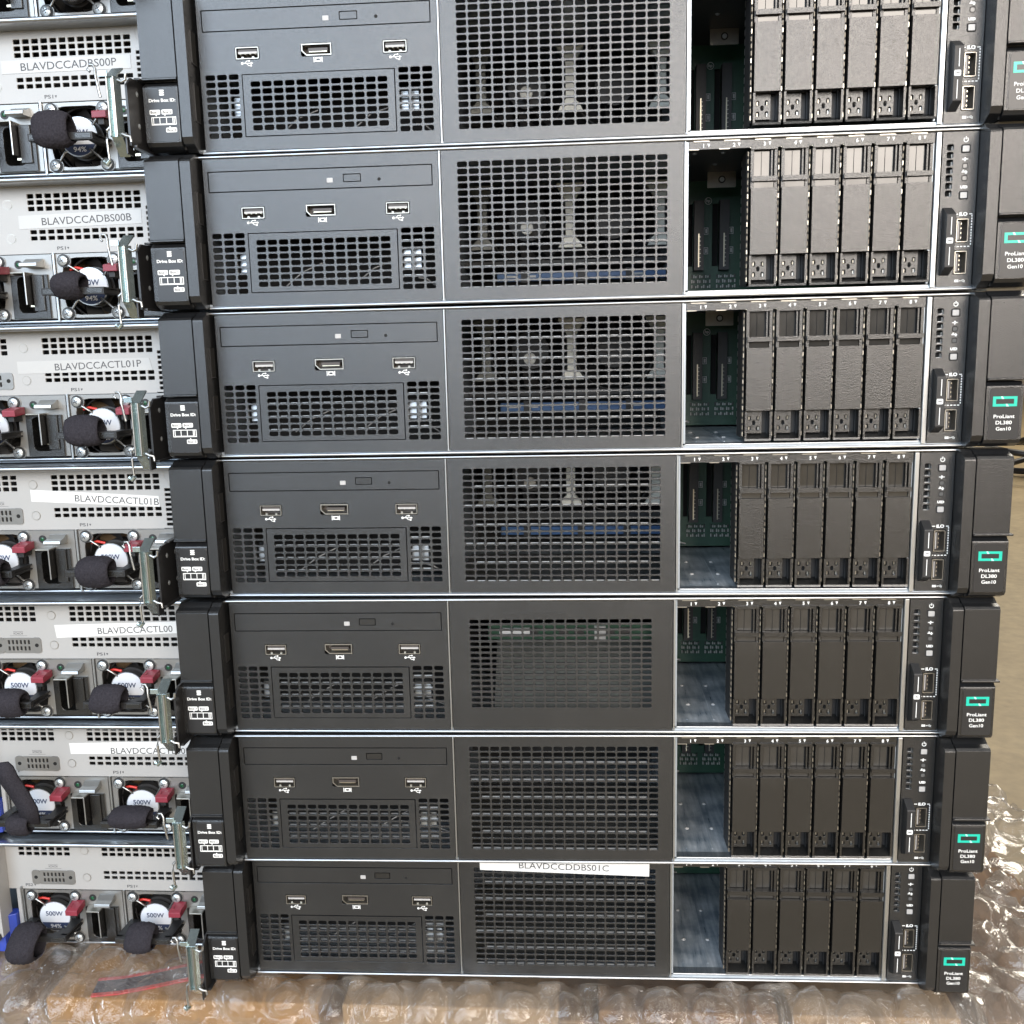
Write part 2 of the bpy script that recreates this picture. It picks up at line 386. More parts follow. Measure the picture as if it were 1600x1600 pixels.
def build_front(small_grille=False, only_grille=False):
    root = None if only_grille else empty('rack_server')
    if not only_grille:
        # ---- chassis
        mb = MB()
        D = 640
        mb.box(-1.8, 446, 14, D, 0.6, 2.2, M_GALV)                  # bottom sheet
        mb.box(-1.8, 446, 1.5, D, 84.9, 86.2, M_GALV)               # top sheet
        mb.box(-3.0, -1.8, 14, D, 0.6, 86.2, M_GALV); mb.box(432.5, 434, 14, D, 0.6, 86.2, M_DARK)
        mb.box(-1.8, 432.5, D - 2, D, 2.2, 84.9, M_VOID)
        mb.box(-1.8, 432, 0.8, 14, 2.2, 3.6, M_GALV)
        for x in (136.6, 274.0): mb.box(x - .5, x + .5, 2, 190, 3.6, 84.6, M_GALV)
        mb.box(409.6, 410.6, 2, 300, 3.6, 84.6, M_GALV)
        mb.build('chassis', root)
        # rolled bright edges
        def lip(z0, z1, x0, x1, yf, yb):
            m = MB(); n = 8; h = (z1 - z0) / 2; zc = (z0 + z1) / 2
            pr = [(yb, z0)] + [(yf + h - h * math.sin(math.pi * i / n), zc - h * math.cos(math.pi * i / n)) for i in range(n + 1)] + [(yb, z1)]
            m.prism_x(pr, x0, x1, M_LIP, True)
            return m
        lip(85.0, 86.6, -4.0, 433.5, -1.0, 6).build('top_edge_trim', root)
        m = lip(0.55, 2.2, -1.4, 434.5, -1.2, 14)
        m.build('bottom_edge_trim', root)
        lip(3.3, 4.3, 276.0, 408.5, 1.2, 8).build('bay_sill', root)
        for x in (136.55, 273.95):
            m = MB(); m.box(x - .45, x + .5, -.6, 6, 2.3, 84.9, M_STEEL); m.build('divider_strip', root, .2)
        m = MB(); m.box(409.2, 411.9, -.5, 6, 2.5, 84.7, M_STEEL); m.box(407.4, 408.9, 1.5, 30, 4.6, 84.0, M_GALV); m.build('divider_strip', root, .3)
        # ---- media panel
        mb = MB()
        mb.perf(0, 135.8, 2.5, 84.8, [
            ('hole', 2.6, 132.4, 66.4, 78.0, .5),
            ('hole', 20.9, 34.7, 51.1, 58.0, .9), ('hole', 58.6, 76.2, 51.5, 58.4, 1.2), ('hole', 105.0, 118.8, 51.3, 58.2, .9),
            ('grid', 2.1, 8.9, 6.8, 3.92, 3, 9, 5.45, 2.75, .85),
            ('hole', 23.8, 111.3, 9.7, 43.4, .4),
            ('grid', 112.7, 9.05, 6.75, 3.92, 3, 9, 5.45, 2.75, .85)], M_PANEL, 0, 1.4)
        pan = mb.build('media_panel', root)
        mb = MB(); mb.perf(3.1, 131.9, 66.95, 77.5, [('hole', 81.2, 91.4, 69.9, 74.3, .5)], M_PANEL, .1, .8)
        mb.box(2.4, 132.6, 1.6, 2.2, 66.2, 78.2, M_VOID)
        mb.prism(rrect(81.6, 91.0, 70.3, 73.9, .4), .15, 1.0, M_BLANK)
        mb.prism(rrect(71.8, 75.2, 69.9, 72.4, .3), -.05, .4, M_GREY)
        mb.cyl(101.9, 70.9, .95, .02, .09, M_VOID, 14)
        mb.build('disc_drive_door', pan)
        usb_port(20.9, 34.7, 51.1, 58.0, pan); usb_port(105.0, 118.8, 51.3, 58.2, pan)
        mb = MB()
        o = [(58.9, 54.4), (61.6, 51.8), (75.9, 51.8), (75.9, 58.1), (58.9, 58.1)]
        i = [(59.5, 54.6), (61.8, 52.4), (75.4, 52.4), (75.4, 57.5), (59.5, 57.5)]
        mb.ring(o, i, -.25, 6, M_TIN); mb.box(58.9, 75.9, 6, 6.3, 51.8, 58.1, M_PORT)
        mb.box(62.6, 73.6, .6, 6, 54.3, 56.0, M_PORT); mb.box(63, 73.2, .8, 6, 53.9, 54.3, M_GOLD)
        mb.build('display_port', pan)
        mb = MB(); usb_icon(mb, 27.4, 49.2, 2.05, -.03, M_WHITE); mb.build('usb_mark', pan)
        mb = MB(); usb_icon(mb, 112.0, 49.3, 2.05, -.03, M_WHITE); mb.build('usb_mark', pan)
        mb = MB()
        for x in (65.8, 70.4): mb.box(x - .22, x + .22, -.08, 0, 48.2, 51.0, M_WHITE)
        mb.ring(rrect(66.4, 69.9, 48.5, 50.7, .3, 2), rrect(67.0, 69.3, 49.0, 50.2, .6, 2), -.08, 0, M_WHITE)
        mb.build('display_mark', pan)
        mb = MB()
        mb.perf(24.3, 110.8, 10.15, 42.95, [('grid', 28.05, 12.5, 6.615, 3.92, 12, 7, 5.35, 2.75, .85)], M_PANEL, -.15, 1.4, 1.5)
        for j in (1, 3, 5):
            z = 12.5 + 3.92 * (j + .5) - 1.375
            mb.box(28.5, 107, 1.45, 2.6, z - .35, z + .14, M_DASH)
        mb.build('vent_insert', pan)
        for x, z in ((17.0, 22), (113.4, 22), (119.4, 22)):      # bright spring clips seen through the side vents
            mb = MB(); mb.prism_x([(4.5, z), (6.0, z - 1), (8.5, z), (9.0, z + 9), (7.0, z + 11.5), (4.8, z + 10)], x, x + 4.2, M_LIP)
            mb.build('spring_clip', pan)
        for j in (2, 5, 7):
            z = 9.05 + 3.92 * (j + .5) - 1.375
            mb = MB(); mb.box(113, 126.0, 1.5, 3, z - .3, z + .3, M_DASH); mb.build('shield_finger', pan)
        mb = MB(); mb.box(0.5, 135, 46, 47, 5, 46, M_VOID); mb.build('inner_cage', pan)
        for a, b, c2, d in ((40, 14, 62, 27), (84, 16, 104, 27), (120, 17, 130, 12)):
            mb = MB(); mb.tube([(a, 16, b), ((a + c2) / 2, 14, (b + d) / 2 + 1.5), (c2, 18, d)], .4, M_GREY, 5); mb.build('inner_wire', pan)
    # ---- centre grille
    mb = MB()
    if small_grille:
        mb.perf(137.5, 273.1, 2.5, 84.8, [('grid', 149.1, 16.2, 6.575, 3.6, 17, 16, 5.5, 2.3, .8)], M_PANEL, 0, 1.4)
        mb.prism(rrect(170, 208, 76.4, 77.4, .4), -.25, 0, M_PANEL)
    else:
        mb.perf(137.5, 273.1, 2.5, 84.8, [('grid', 146.15, 9.1, 6.583, 3.89, 18, 18, 5.5, 2.85, .85)], M_PANEL, 0, 1.4)
        for j in (0, 3, 6, 9, 12, 15):
            z = 9.1 + 3.89 * (j + .5) - 1.425
            x0, x1 = (146.8, 264.0) if j % 6 == 0 else (152.9, 257.4)
            mb.box(x0, x1, 1.42, 2.6, z - .35, z + .22, M_DASH)
    grille = mb.build('centre_grille', root)
    if only_grille: return grille
    # ---- fan wall behind the grille
    mb = MB()
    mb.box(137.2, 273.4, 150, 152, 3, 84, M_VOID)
    mb.box(137.2, 273.4, 108, 152, 29, 33, M_DARK)
    wall = mb.build('fan_wall', root)
    mb = MB(); mb.box(137.4, 273.2, 2, 107, 2.4, 3.4, M_DULL); mb.build('bay_floor', root)
    for x in (151, 209.5, 268.5):
        M_IVORY = M_TRAY if x == 151 else MATS['fan_frame_glint']  # glint of the metal posts put in as pale colour, left one darker
        mb = MB(); mb.prism([(x - 3.0, 47), (x + 3.0, 47), (x + 3.0, 70), (x + 8.5, 79), (x + 9, 81), (x - 9, 81), (x - 8.5, 79), (x - 3.0, 70)], 97, 103, M_IVORY)
        mb.prism([(x - 8, 40), (x + 8, 40), (x + 6, 44), (x + 3, 47), (x - 3, 47), (x - 6, 44)], 97, 103, M_IVORY)
        mb.build('fan_post', root)
    mb = MB(); mb.box(160, 272.5, 99, 106, 19.0, 24.5, M_BLUE)
    for k in range(9): mb.box(166 + k * 12, 174 + k * 12, 98.6, 99, 21.2, 22.6, M_TAPE if k in (0, 1, 7) else M_BLUE)
    for x in (176, 214, 246): mb.box(x, x + 5, 98.4, 99.2, 18, 26, M_DARK)
    mb.build('blue_label_strip', root)
    for cx in (180.2, 239):
        mb = MB()
        mb.cyl(cx, 60, 13, 119, 130, M_FAN, 24)
        for k in range(9):
            a = 2 * math.pi * k / 9; b = a + .5
            p = [(cx + 13 * math.cos(a), 122, 60 + 13 * math.sin(a)), (cx + 27 * math.cos(b - .15), 124, 60 + 27 * math.sin(b - .15)), (cx + 27 * math.cos(b + .32), 133, 60 + 27 * math.sin(b + .32)), (cx + 13 * math.cos(a + .45), 131, 60 + 13 * math.sin(a + .45))]
            mb.add(p, [(0, 1, 2, 3)], M_FAN)
        mb.tube([(cx + 28 * math.cos(t * math.pi / 16), 119, 60 + 28 * math.sin(t * math.pi / 16)) for t in range(33)], .7, M_FAN, 5, False)
        if cx < 200:
            mb.cyl(cx + 0, 54.5, 4.2, 108, 111, M_TIN, 16)
        mb.build('cooling_fan', root)
    # ---- drive bay
    mb = MB()
    def dash(z, yy, xs, ln, m2): 
        for x in xs: mb.box(x, x + ln, yy - .5, yy, z, z + .55, m2)
    mb.box(276.0, 408.6, .6, 1.4, 80.5, 84.7, M_BLANK)
    dash(84.35, .6, [278.5 + 16.75 * k for k in range(8)], 8.5, M_TIN)
    for k in range(8): mb.box(275.8 + 16.75 * k, 281.5 + 16.75 * k, .2, 2.2, 80.15, 80.6, M_TIN)
    mb.box(274.6, 275.8, 1.0, 110, 4.5, 84.6, M_GALV)
    mb.box(275.8, 409.4, 2, 122, 3.7, 4.3, M_BAY)
    mb.box(275.8, 409.4, 2.2, 122, 83.0, 84.3, M_DARK)
    for sx in (287, 303.4):
        for sy in (38, 73): mb.add(*_dome(sx, sy, 4.3, 1.5, .9), M_TAPE, True)  # pale domes: their specular dot is put in as colour
    for sx in (283.5, 300): mb.box(sx - .3, sx + .3, 12, 112, 4.3, 4.6, M_BAY)
    for sx in (282, 298.5):
        for sy in (25, 60): mb.add(*_dome_down(sx, sy, 83.0, 1.6, .9), M_STEEL, True)
    # bracket folded down from the lid
    mb.prism(rrect(298, 316, 73.5, 83.2, .4), 88, 89.2, M_TIN)
    cage = mb.build('drive_cage', root)
    mb = MB(); mb.cyl(307, 78.3, 2.3, 87.2, 88, M_DARK, 14); mb.cyl(307, 78.3, 1.5, 86.8, 87.2, M_SCREW, 12); mb.build('screw', cage)
    for k in range(8):
        mb = MB()
        add_text(mb, str(k + 1), 2.0, 284.0 + 16.62 * k, .5, 82.3, M_WHITE, .08)
        x = 286.8 + 16.62 * k
        mb.prism([(x - .75, 83.3), (x, 81.4), (x + .75, 83.3)][::1], .5, .58, M_WHITE)
        mb.build('bay_number', cage)
    # ---- backplane
    mb = MB()
    mb.perf(276.2, 409.2, 5.5, 84, [('hole', 289.4, 292.6, 27, 68, .3), ('hole', 305.9, 309.8, 27, 68, .3)], M_PCB, 121, 1.2, 1.5)
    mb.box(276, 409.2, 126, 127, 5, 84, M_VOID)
    for x0 in (293.0, 309.9):
        mb.box(x0, x0 + 6.4, 114, 121, 24, 69.5, M_CONN)
        mb.box(x0 + 2.6, x0 + 3.3, 113.4, 114, 26, 48, M_GOLD); mb.box(x0 + 3.9, x0 + 4.4, 113.6, 114, 26, 47, M_DARK)
        for k in range(16): mb.box(x0 + 3.4, x0 + 4.3, 113.3, 113.9, 26.6 + k * 1.35, 27.2 + k * 1.35, M_CONN if k % 2 else M_TIN)
        for z in (38, 51):
            mb.ring([(x0 + 7.2, z - 3), (x0 + 10.2, z - 3), (x0 + 10.2, z + 1.6), (x0 + 7.2, z + 1.6)], [(x0 + 7.6, z - 2.6), (x0 + 9.8, z - 2.6), (x0 + 9.8, z + 1.2), (x0 + 7.6, z + 1.2)], 120.8, 121, M_TAPE)
            mb.box(x0 + 8.1, x0 + 9.3, 120.2, 121, z - 2, z + .6, M_GREY)
        for k in range(10):
            for j in range(3):
                mb.box(x0 - 1 + k * 1.35, x0 - .3 + k * 1.35, 119.6, 121, 12.5 + j * 3.4, 14.6 + j * 3.4 - (k % 3) * .4, (M_GREY, M_TAPE, M_CONN)[(k * 5 + j) % 3])
    mb.box(277, 280, 119, 121, 8, 15, M_TAPE); mb.tube([(281, 118, 8), (286, 116, 9.5), (291, 118, 8)], .7, M_TAPE, 6)
    bp = mb.build('backplane', root)
    mb = MB(); mb.ring([(303 + 2.4 * a, 70 + 2.4 * b) for a, b in q3(20)], [(303 + 2.0 * a, 70 + 2.0 * b) for a, b in q3(20)], 120.7, 121, M_TAPE)
    add_text(mb, 'hp', 2.0, 303, 120.8, 69.9, M_TAPE, .1); mb.build('emblem', bp)
    # ---- drive blanks
    def blank(x0):
        mb = MB()
        w_ = 14.3
        mb.box(x0, x0 + w_, -1.2, 6, 23.1, 58.8, M_BLANK)                        # main face
        mb.box(x0 + .2, x0 + w_ - .2, 3.6, 6, 58.8, 79.2, M_DARK)
        mb.box(x0 - .2, x0 + 1.5, .3, 6, 58.8, 79.4, M_BLANK); mb.box(x0 + w_ - 1.6, x0 + w_, .3, 6, 58.8, 79.4, M_BLANK)
        mb.box(x0 + w_ - 3.4, x0 + w_ - 2.5, .6, 6, 64.8, 79.0, M_BLANK)
        mb.box(x0 - .2, x0 + w_, -.8, 6, 79.2, 81.0, M_BLANK)                    # cap
        mb.box(x0 + .1, x0 + w_ - .1, -1.7, 5, 62.3, 64.9, M_BLANK)              # bar
        # lower recess
        mb.box(x0 - .3, x0 + .9, -.6, 8, 6.2, 22.6, M_BLANK); mb.box(x0 + w_ - .6, x0 + w_ + .6, -.6, 8, 6.2, 22.6, M_BLANK)
        mb.prism_x([(-1.0, 5.6), (8, 5.6), (8, 9.8), (6.5, 9.4), (-.6, 6.8)], x0 - .3, x0 + w_ + .4, M_BLANK)
        mb.box(x0 + .9, x0 + w_ - .6, 8.4, 8.8, 6, 23, M_DARK)
        mb.perf(x0 + .9, x0 + 10.2, 9.6, 22.9, [('hole', x0 + 2.4, x0 + 4.0, 17.0, 19.6, .7), ('hole', x0 + 7.3, x0 + 8.9, 17.0, 19.6, .7), ('hole', x0 + 4.85, x0 + 6.45, 14.3, 16.9, .7), ('hole', x0 + 2.4, x0 + 4.0, 11.2, 13.8, .7), ('hole', x0 + 7.3, x0 + 8.9, 11.2, 13.8, .7)], M_BLANK, 5.0, 1.0, 3)
        for i, (a, b) in enumerate(((2.9, 17.4), (8.2, 17.4), (2.9, 11.4), (8.2, 11.4))):
            mb.box(x0 + a, x0 + a + .7, 6.2, 7, b, b + 1.9, M_TIN if i < 3 else M_STEEL)
        mb.box(x0 + .3, x0 + 1.0, 6, 24, 7, 80, M_DARK); mb.box(x0 + w_ - 1.0, x0 + w_ - .3, 6, 24, 7, 80, M_DARK)
        mb.box(x0 + .3, x0 + w_ - .3, 22, 24, 7, 80, M_DARK)
        b = mb.build('drive_blank', root, .22, seg=1)
        mb = MB()
        mb.prism_x([(3.0, 65), (2.8, 78.8), (3.8, 78.8), (3.8, 65)], x0 + 2.0, x0 + w_ - 4.0, M_GLOSS)
        mb.box(x0 + 5.9, x0 + 6.15, 2.6, 2.9, 65, 78.5, M_DARK)
        mb.prism_x([(1.1, 58.9), (1.0, 62.2), (3.6, 62.2), (3.6, 58.9)], x0 + 1.7, x0 + w_ - 1.8, M_GLOSS)
        mb.build('release_button', b, .15, seg=1)
        mb = MB()                                                                # sprung earthing strip, left of the blank
        for k in range(19):
            z = 8.5 + k * 3.75
            mb.box(x0 - 1.75, x0 - 1.2, .8 + (k % 3) * .25, 4, z, z + 2.35, M_SPRING if k % 4 else M_TIN)
            mb.box(x0 - 1.2, x0 - .55, 3.5, 7, z - .8, z + 2.9, M_DARK)
        mb.box(x0 - 1.35, x0 - .7, 7, 22, 7, 80, M_DARK)
        for k in range(14): mb.box(x0 - 1.35, x0 - .7, 22, 24, 8 + k * 5.1, 11.2 + k * 5.1, M_STEEL if x0 < 311 else M_DARK)
        mb.build('earthing_strip', b)
        return b
    for k in range(6): blank(310.0 + 16.72 * k)
    # ---- control panel
    mb = MB()
    mb.perf(412.6, 431.6, 2.7, 84.6, [('grid', 414.75, 50.45, 4.0, 4.03, 1, 7, 3.4, 3.15, .75),
        ('hole', 421.7, 428.7, 26.2, 39.3, .9), ('hole', 421.5, 428.6, 9.2, 22.1, .9)], M_PANEL, 0, 1.4, 10)
    mb.box(414.0, 419.6, 3.5, 4, 48, 82, M_VOID)
    for k in range(7):
        z = 50.45 + 4.03 * (k + .5) - 1.4
        mb.box(415.2, 418.4, 1.5, 3.4, z - .3, z + .05, M_LIP)
        mb.box(418.0, 418.35, 1.5, 3.4, z, z + 2.2, M_STEEL)
    cp = mb.build('control_panel', root)
    for (a, b2, c2, d, mtl) in ((422.3, 427.5, 73.4, 78.0, M_GREY), (422.3, 427.5, 49.1, 53.7, M_GREY)):
        mb = MB(); mb.prism(rrect(a, b2, c2, d, .8), -.05, .5, M_VOID); mb.prism(rrect(a + .8, b2 - .8, c2 + .7, d - .7, .4), -.45, .5, mtl); mb.build('push_button', cp, .12)
    for (a, b2, c2, d) in ((423.4, 426.5, 65.3, 68.3), (423.4, 426.5, 58.9, 61.9)):
        mb = MB(); mb.prism(rrect(a, b2, c2, d, .9), -.05, .5, M_VOID); mb.prism(rrect(a + .45, b2 - .45, c2 + .4, d - .5, .5), -.15, .5, M_SMOKE); mb.build('indicator_lamp', cp)
    usb_port(421.7, 428.7, 26.2, 39.3, cp, True); usb_port(421.5, 428.6, 9.2, 22.1, cp, True)
    mb = MB()                                                                    # printing
    cx, cz = 424.8, 80.4
    for i in range(13):
        a0 = math.radians(125 + i * 290 / 13); a1 = math.radians(125 + (i + 1) * 290 / 13)
        mb.prism([(cx + 1.35 * math.cos(a1), cz + 1.35 * math.sin(a1)), (cx + .95 * math.cos(a1), cz + .95 * math.sin(a1)), (cx + .95 * math.cos(a0), cz + .95 * math.sin(a0)), (cx + 1.35 * math.cos(a0), cz + 1.35 * math.sin(a0))][::-1], -.06, 0, M_WHITE)
    mb.box(cx - .22, cx + .22, -.06, 0, cz + .2, cz + 1.7, M_WHITE)
    for (cz, st) in ((70.3, 0), (63.6, 1)):
        mb.box(cx - 1.6, cx + 1.6, -.06, 0, cz - .22, cz + .22, M_WHITE)
        mb.prism([(cx - .6, cz - .6), (cx + .1, cz - .2), (cx + .5, cz + .6), (cx - .2, cz + 1.1)] if not st else [(cx - 1.0, cz + .1), (cx - .2, cz + .1), (cx - .2, cz + 1.1), (cx - 1.0, cz + 1.1)], -.07, 0, M_WHITE)
        mb.prism([(cx - .4, cz - 1.1), (cx + .2, cz - 1.1), (cx + .3, cz), (cx - .3, cz)] if not st else [(cx + .3, cz - .9), (cx + 1.2, cz - .9), (cx + 1.0, cz + .8), (cx + .4, cz + .8)], -.08, 0, M_WHITE)
    add_text(mb, 'UID', 1.35, 424.9, -.05, 55.7, M_WHITE, .12, 3.9)
    add_text(mb, 'iLO', 1.8, 425.4, -.05, 41.5, M_WHITE, .12, 4.4)
    for a, b2 in ((420.7, 422.5), (428.6, 430.2)): mb.box(a, b2, -.06, 0, 41.2, 41.7, M_WHITE)
    for k in range(11): mb.box(429.8, 430.4, -.06, 0, 25.0 + k * 1.5, 25.9 + k * 1.5, M_WHITE)
    for k in range(5): mb.box(420.8 + k * 1.9, 422.0 + k * 1.9, -.06, 0, 23.9, 24.45, M_WHITE)
    for k in range(7): mb.box(420.45, 420.95, -.06, 0, 26.5 + k * 1.9, 27.5 + k * 1.9, M_WHITE)
    add_text(mb, 'SS', 1.25, 423.6, -.05, 5.7, M_WHITE, .1, 2.4); usb_icon(mb, 426.7, 5.7, .95, -.05, M_WHITE)
    mb.build('printed_marks', cp)
    mb = MB()                                                                    # pull tab on the left of the ports
    mb.prism_x([(-.1, 45.2), (-7.0, 41.2), (-7.6, 40.6), (-7.6, 12.6), (-6.6, 12.0), (-.1, 8.6)][::-1], 414.1, 418.9, M_DARK)
    tb = mb.build('pull_tab', cp, .4)
    mb = MB()
    mb.box(416.4, 416.8, -7.72, -7.6, 30.0, 39.2, M_WHITE); mb.box(416.0, 416.4, -7.72, -7.6, 13.8, 23.4, M_WHITE)
    mb.prism(rrect(414.3, 417.8, 25.3, 28.3, .5), -7.75, -7.6, M_WHITE)
    mb.box(415.0, 417.2, -7.8, -7.75, 26.5, 27.0, M_INK); mb.box(415.9, 416.2, -7.8, -7.75, 26.9, 27.6, M_INK)
    mb.build('printed_marks', tb)
    # ---- latch ears
    def ear(s):
        # s=+1: right ear. local e = distance outwards from the inner edge
        X = (lambda e: 431.9 + e) if s > 0 else (lambda e: -1.9 - e)
        def bx(mb, e0, e1, y0, y1, z0, z1, mt_):
            a, b = sorted((X(e0), X(e1))); mb.box(a, b, y0, y1, z0, z1, mt_)
        mb = MB()
        # inner cheek, chamfered low end
        pr = [(-12.6, 83.0), (-14.0, 81.8), (-14.0, 8.0), (-12.0, 4.6), (-8.5, 2.9), (-5.5, 1.0), (10, 1.0), (10, 86.6), (-6, 86.6), (-8.5, 84.6)]
        a, b = sorted((X(0), X(5.9)))
        mb.prism_x(pr[::-1], a, b, M_EAR)
        cheek = mb.build('latch_ear', root, .7)
        mb = MB()
        a, b = sorted((X(6.6), X(26.4)))
        mb.prism_x([(-14.2, 82.0), (-14.2, 39.6), (-15.2, 39.2), (-15.2, 38.4), (-11.2, 38.2), (-11.2, 38.0), (-4, 38.0), (6, 38.0), (6, 86.8), (-5, 86.8), (-9, 84.4), (-12.8, 83.4)], a, b, M_EAR)
        mb.build('latch_lever', cheek, .6)
        mb = MB()
        mb.prism_x([(-12.0, 36.4), (-14.0, 35.2), (-14.0, 5.6), (-12.4, 3.4), (-7, 1.2), (6, 0.8), (6, 37.6), (-10.8, 37.6)], a, b, M_EAR)
        mb.build('latch_base', cheek, .7)
        a, b = sorted((X(5.9), X(6.6)))
        mb = MB(); mb.box(a, b, -9, 6, 2.0, 84.0, M_VOID); mb.build('groove', cheek)
        if s > 0:
            mb = MB(); mb.prism_z([(X(7), -15.6), (X(28.2), -15.6), (X(28.2), -8), (X(7), -8)], 38.35, 39.6, M_EAR); mb.build('finger_rim', cheek, .35)
        # rim and plate
        p0, p1 = (440.3, 456.9) if s > 0 else (-26.0, -9.2)
        mb = MB()
        mb.prism(rrect(p0 - .5, p1 + .5, 5.3, 34.5, 1.6, 4), -14.15, -13.9, M_BLANK)
        mb.prism(rrect(p0, p1, 5.8, 34.0, 1.4, 4), -14.35, -14.0, M_PLATE)
        pl = mb.build('name_plate' if s > 0 else 'bay_plate', cheek, .1)
        y = -14.38
        mb = MB()
        if s > 0:
            mb.ring([(442.0, 23.9), (455.0, 23.9), (455.0, 29.4), (442.0, 29.4)], [(443.7, 25.3), (453.3, 25.3), (453.3, 28.0), (443.7, 28.0)], y - .12, y, M_TEAL)
            mb.prism([(446.8, 28.0), (448.0, 28.0), (447.2, 29.4), (446.1, 29.4)], y - .15, y - .1, M_TEALP)
            mb.prism([(449.4, 23.9), (450.8, 23.9), (449.8, 25.3), (448.9, 25.3)], y - .15, y - .1, M_TEALP)
            mb.build('emblem', cheek)
            mb = MB()
            add_text(mb, 'ProLiant', 2.0, 448.5, y, 18.4, M_WHITE, .03, 11.2)
            add_text(mb, 'DL380', 2.0, 448.5, y, 15.0, M_WHITE, .03, 8.6)
            add_text(mb, 'Gen10', 2.0, 448.5, y, 11.6, M_WHITE, .03, 8.0)
            mb.build('lettering', cheek)
        else:
            for z in (30.6, 31.7, 32.8): mb.prism(rrect(-19.0, -16.2, z - .42, z + .42, .4), y - .06, y, M_WHITE)
            add_text(mb, 'Drive Box ID:', 1.75, -17.6, y, 27.7, M_WHITE, .06, 15.2)
            for (a, b, c2, d, tx, px) in ((-25.2, -19.2, 20.2, 22.8, 'Box 1', -21.6), (-18.4, -12.2, 20.2, 22.8, 'Box 2', -16.6), (-16.5, -10.3, 10.6, 13.1, 'Box 3', -14.2)):
                mb.prism(rrect(a, b, c2, d, .5), y - .06, y, M_WHITE)
                add_text(mb, tx, 1.45, (a + b) / 2, y - .08, (c2 + d) / 2, M_VOID, .04, 4.9)
                if d > 15: mb.prism([(px - .6, c2 + .05), (px, c2 - 1.0), (px + .6, c2 + .05)][::-1], y - .06, y, M_WHITE)
                else: mb.prism([(px - .6, d - .05), (px + .6, d - .05), (px, d + 1.0)], y - .06, y, M_WHITE)
            mb.ring([(-24.5, 14.6), (-10.3, 14.6), (-10.3, 18.9), (-24.5, 18.9)], [(-24.1, 15.0), (-10.7, 15.0), (-10.7, 18.5), (-24.1, 18.5)], y - .06, y, M_WHITE)
            for x in (-23.3, -19.7, -15.9, -12.3, -11.5): mb.box(x - .2, x + .2, y - .06, y, 15.0, 18.5, M_WHITE)
            mb.box(-23.3, -12.3, y - .06, y, 14.98, 15.35, M_WHITE)
            mb.build('lettering', cheek)
        # slots of the inner wall
        if s < 0:
            for z0, z1 in ((49, 66), (18, 38)):
                mb = MB(); mb.box(-1.95, -1.6, -6.5, 0, z0, z1, M_VOID)
                mb.box(-1.95, -1.5, -6.9, -6.4, z0 - .5, z1, M_ARM); mb.box(-1.95, -1.5, -6.9, 0, z0 - .6, z0, M_ARM)
                mb.build('locking_slot', cheek)
        return cheek
    ear(-1); ear(1)
    return root
def _dome(x, y, z, r, h, s=1):
    n = 12; c = q3(n); v = [(x + r * a, y + r * b, z) for a, b in c] + [(x + .6 * r * a, y + .6 * r * b, z + s * h * .75) for a, b in c] + [(x, y, z + s * h)]
    return v, [(i, (i + 1) % n, (i + 1) % n + n, i + n) for i in range(n)] + [(i + n, (i + 1) % n + n, 2 * n) for i in range(n)]
def _dome_down(x, y, z, r, h): return _dome(x, y, z, r, h, -1)

proto = build_front()
front_k = {1: (1.44, 3.54, 0.209), 2: (0, 0, 0), 3: (-0.545, 2.78, -0.312), 4: (-3.02, 6.02, -0.682), 5: (-4.31, 1.57, 0.176), 6: (-3.86, -0.49, 0.654), 7: (-4.6, 9.36, 0.416)}
front_lab = {
 1: 'black fronted server topmost in the right stack, its upper edge cut off',
 2: 'black fronted server directly under the topmost one in the right stack',
 3: 'black fronted server third from the top of the right stack',
 4: 'black fronted server in the middle of the right stack, three above and three below',
 5: 'black fronted server with a smaller middle grille and wide blank border around it',
 6: 'black fronted server resting directly on the stickered bottom one in the right stack',
 7: 'bottom black fronted server of the right stack with a white sticker across its grille'}
order = {}
ch = tree_of(proto)
for k in range(1, 8):
    o = proto if k == 1 else copy_tree(proto, None, ch, skip={5: ('centre_grille', 'blue_label_strip', 'fan_post', 'bay_floor'), 6: ('blue_label_strip',), 7: ('blue_label_strip',)}.get(k, ()))
    order[k] = o
for k, o in order.items():
    x, y, a = front_k[k]
    o.location = (x * MM, y * MM, (4 - k) * 87.3 * MM); o.rotation_euler = (0, 0, math.radians(a))
    tag(o, front_lab[k], 'server', 'black fronted servers piled in the right stack')
g5 = build_front(small_grille=True, only_grille=True); g5.parent = order[5]; g5['label'] = 'smaller middle grille with a wide blank border'
mb = MB()
mb.box(160, 266, 11, 12.2, 57.5, 66.5, M_PCB)
for k in range(10): mb.box(166 + k * 9.5, 172 + k * 9.5, 10.2, 11, 59 + (k % 3), 63 + (k % 3), M_CONN if k % 3 else M_PCB)
mb.box(167, 186, 9.8, 10.2, 60, 65, M_STICK); mb.box(226, 233, 9, 11, 57, 66, M_GREY)
mb.box(160, 266, 12.2, 40, 57.5, 58.5, M_PCB)
mb.prism_x([(14, 5), (16, 5), (60, 48), (58, 49)], 162, 268, M_TRAY)
mb.build('inner_board', order[5])
mb = MB(); zt = 84.6
mb.prism([(150.8, 77.4), (260.0, 73.9), (260.2, 83.6), (150.6, 84.0)], -.45, -.12, M_STICK)
st = mb.build('name_sticker', order[7], label='white paper sticker with capital letters across the grille')
text('lettering', 'BLAVDCCDDBS01C', 4.4, 205.2, -.5, 80.1, M_INK, st, 0.0, 58.0, rot=math.radians(-1.6))

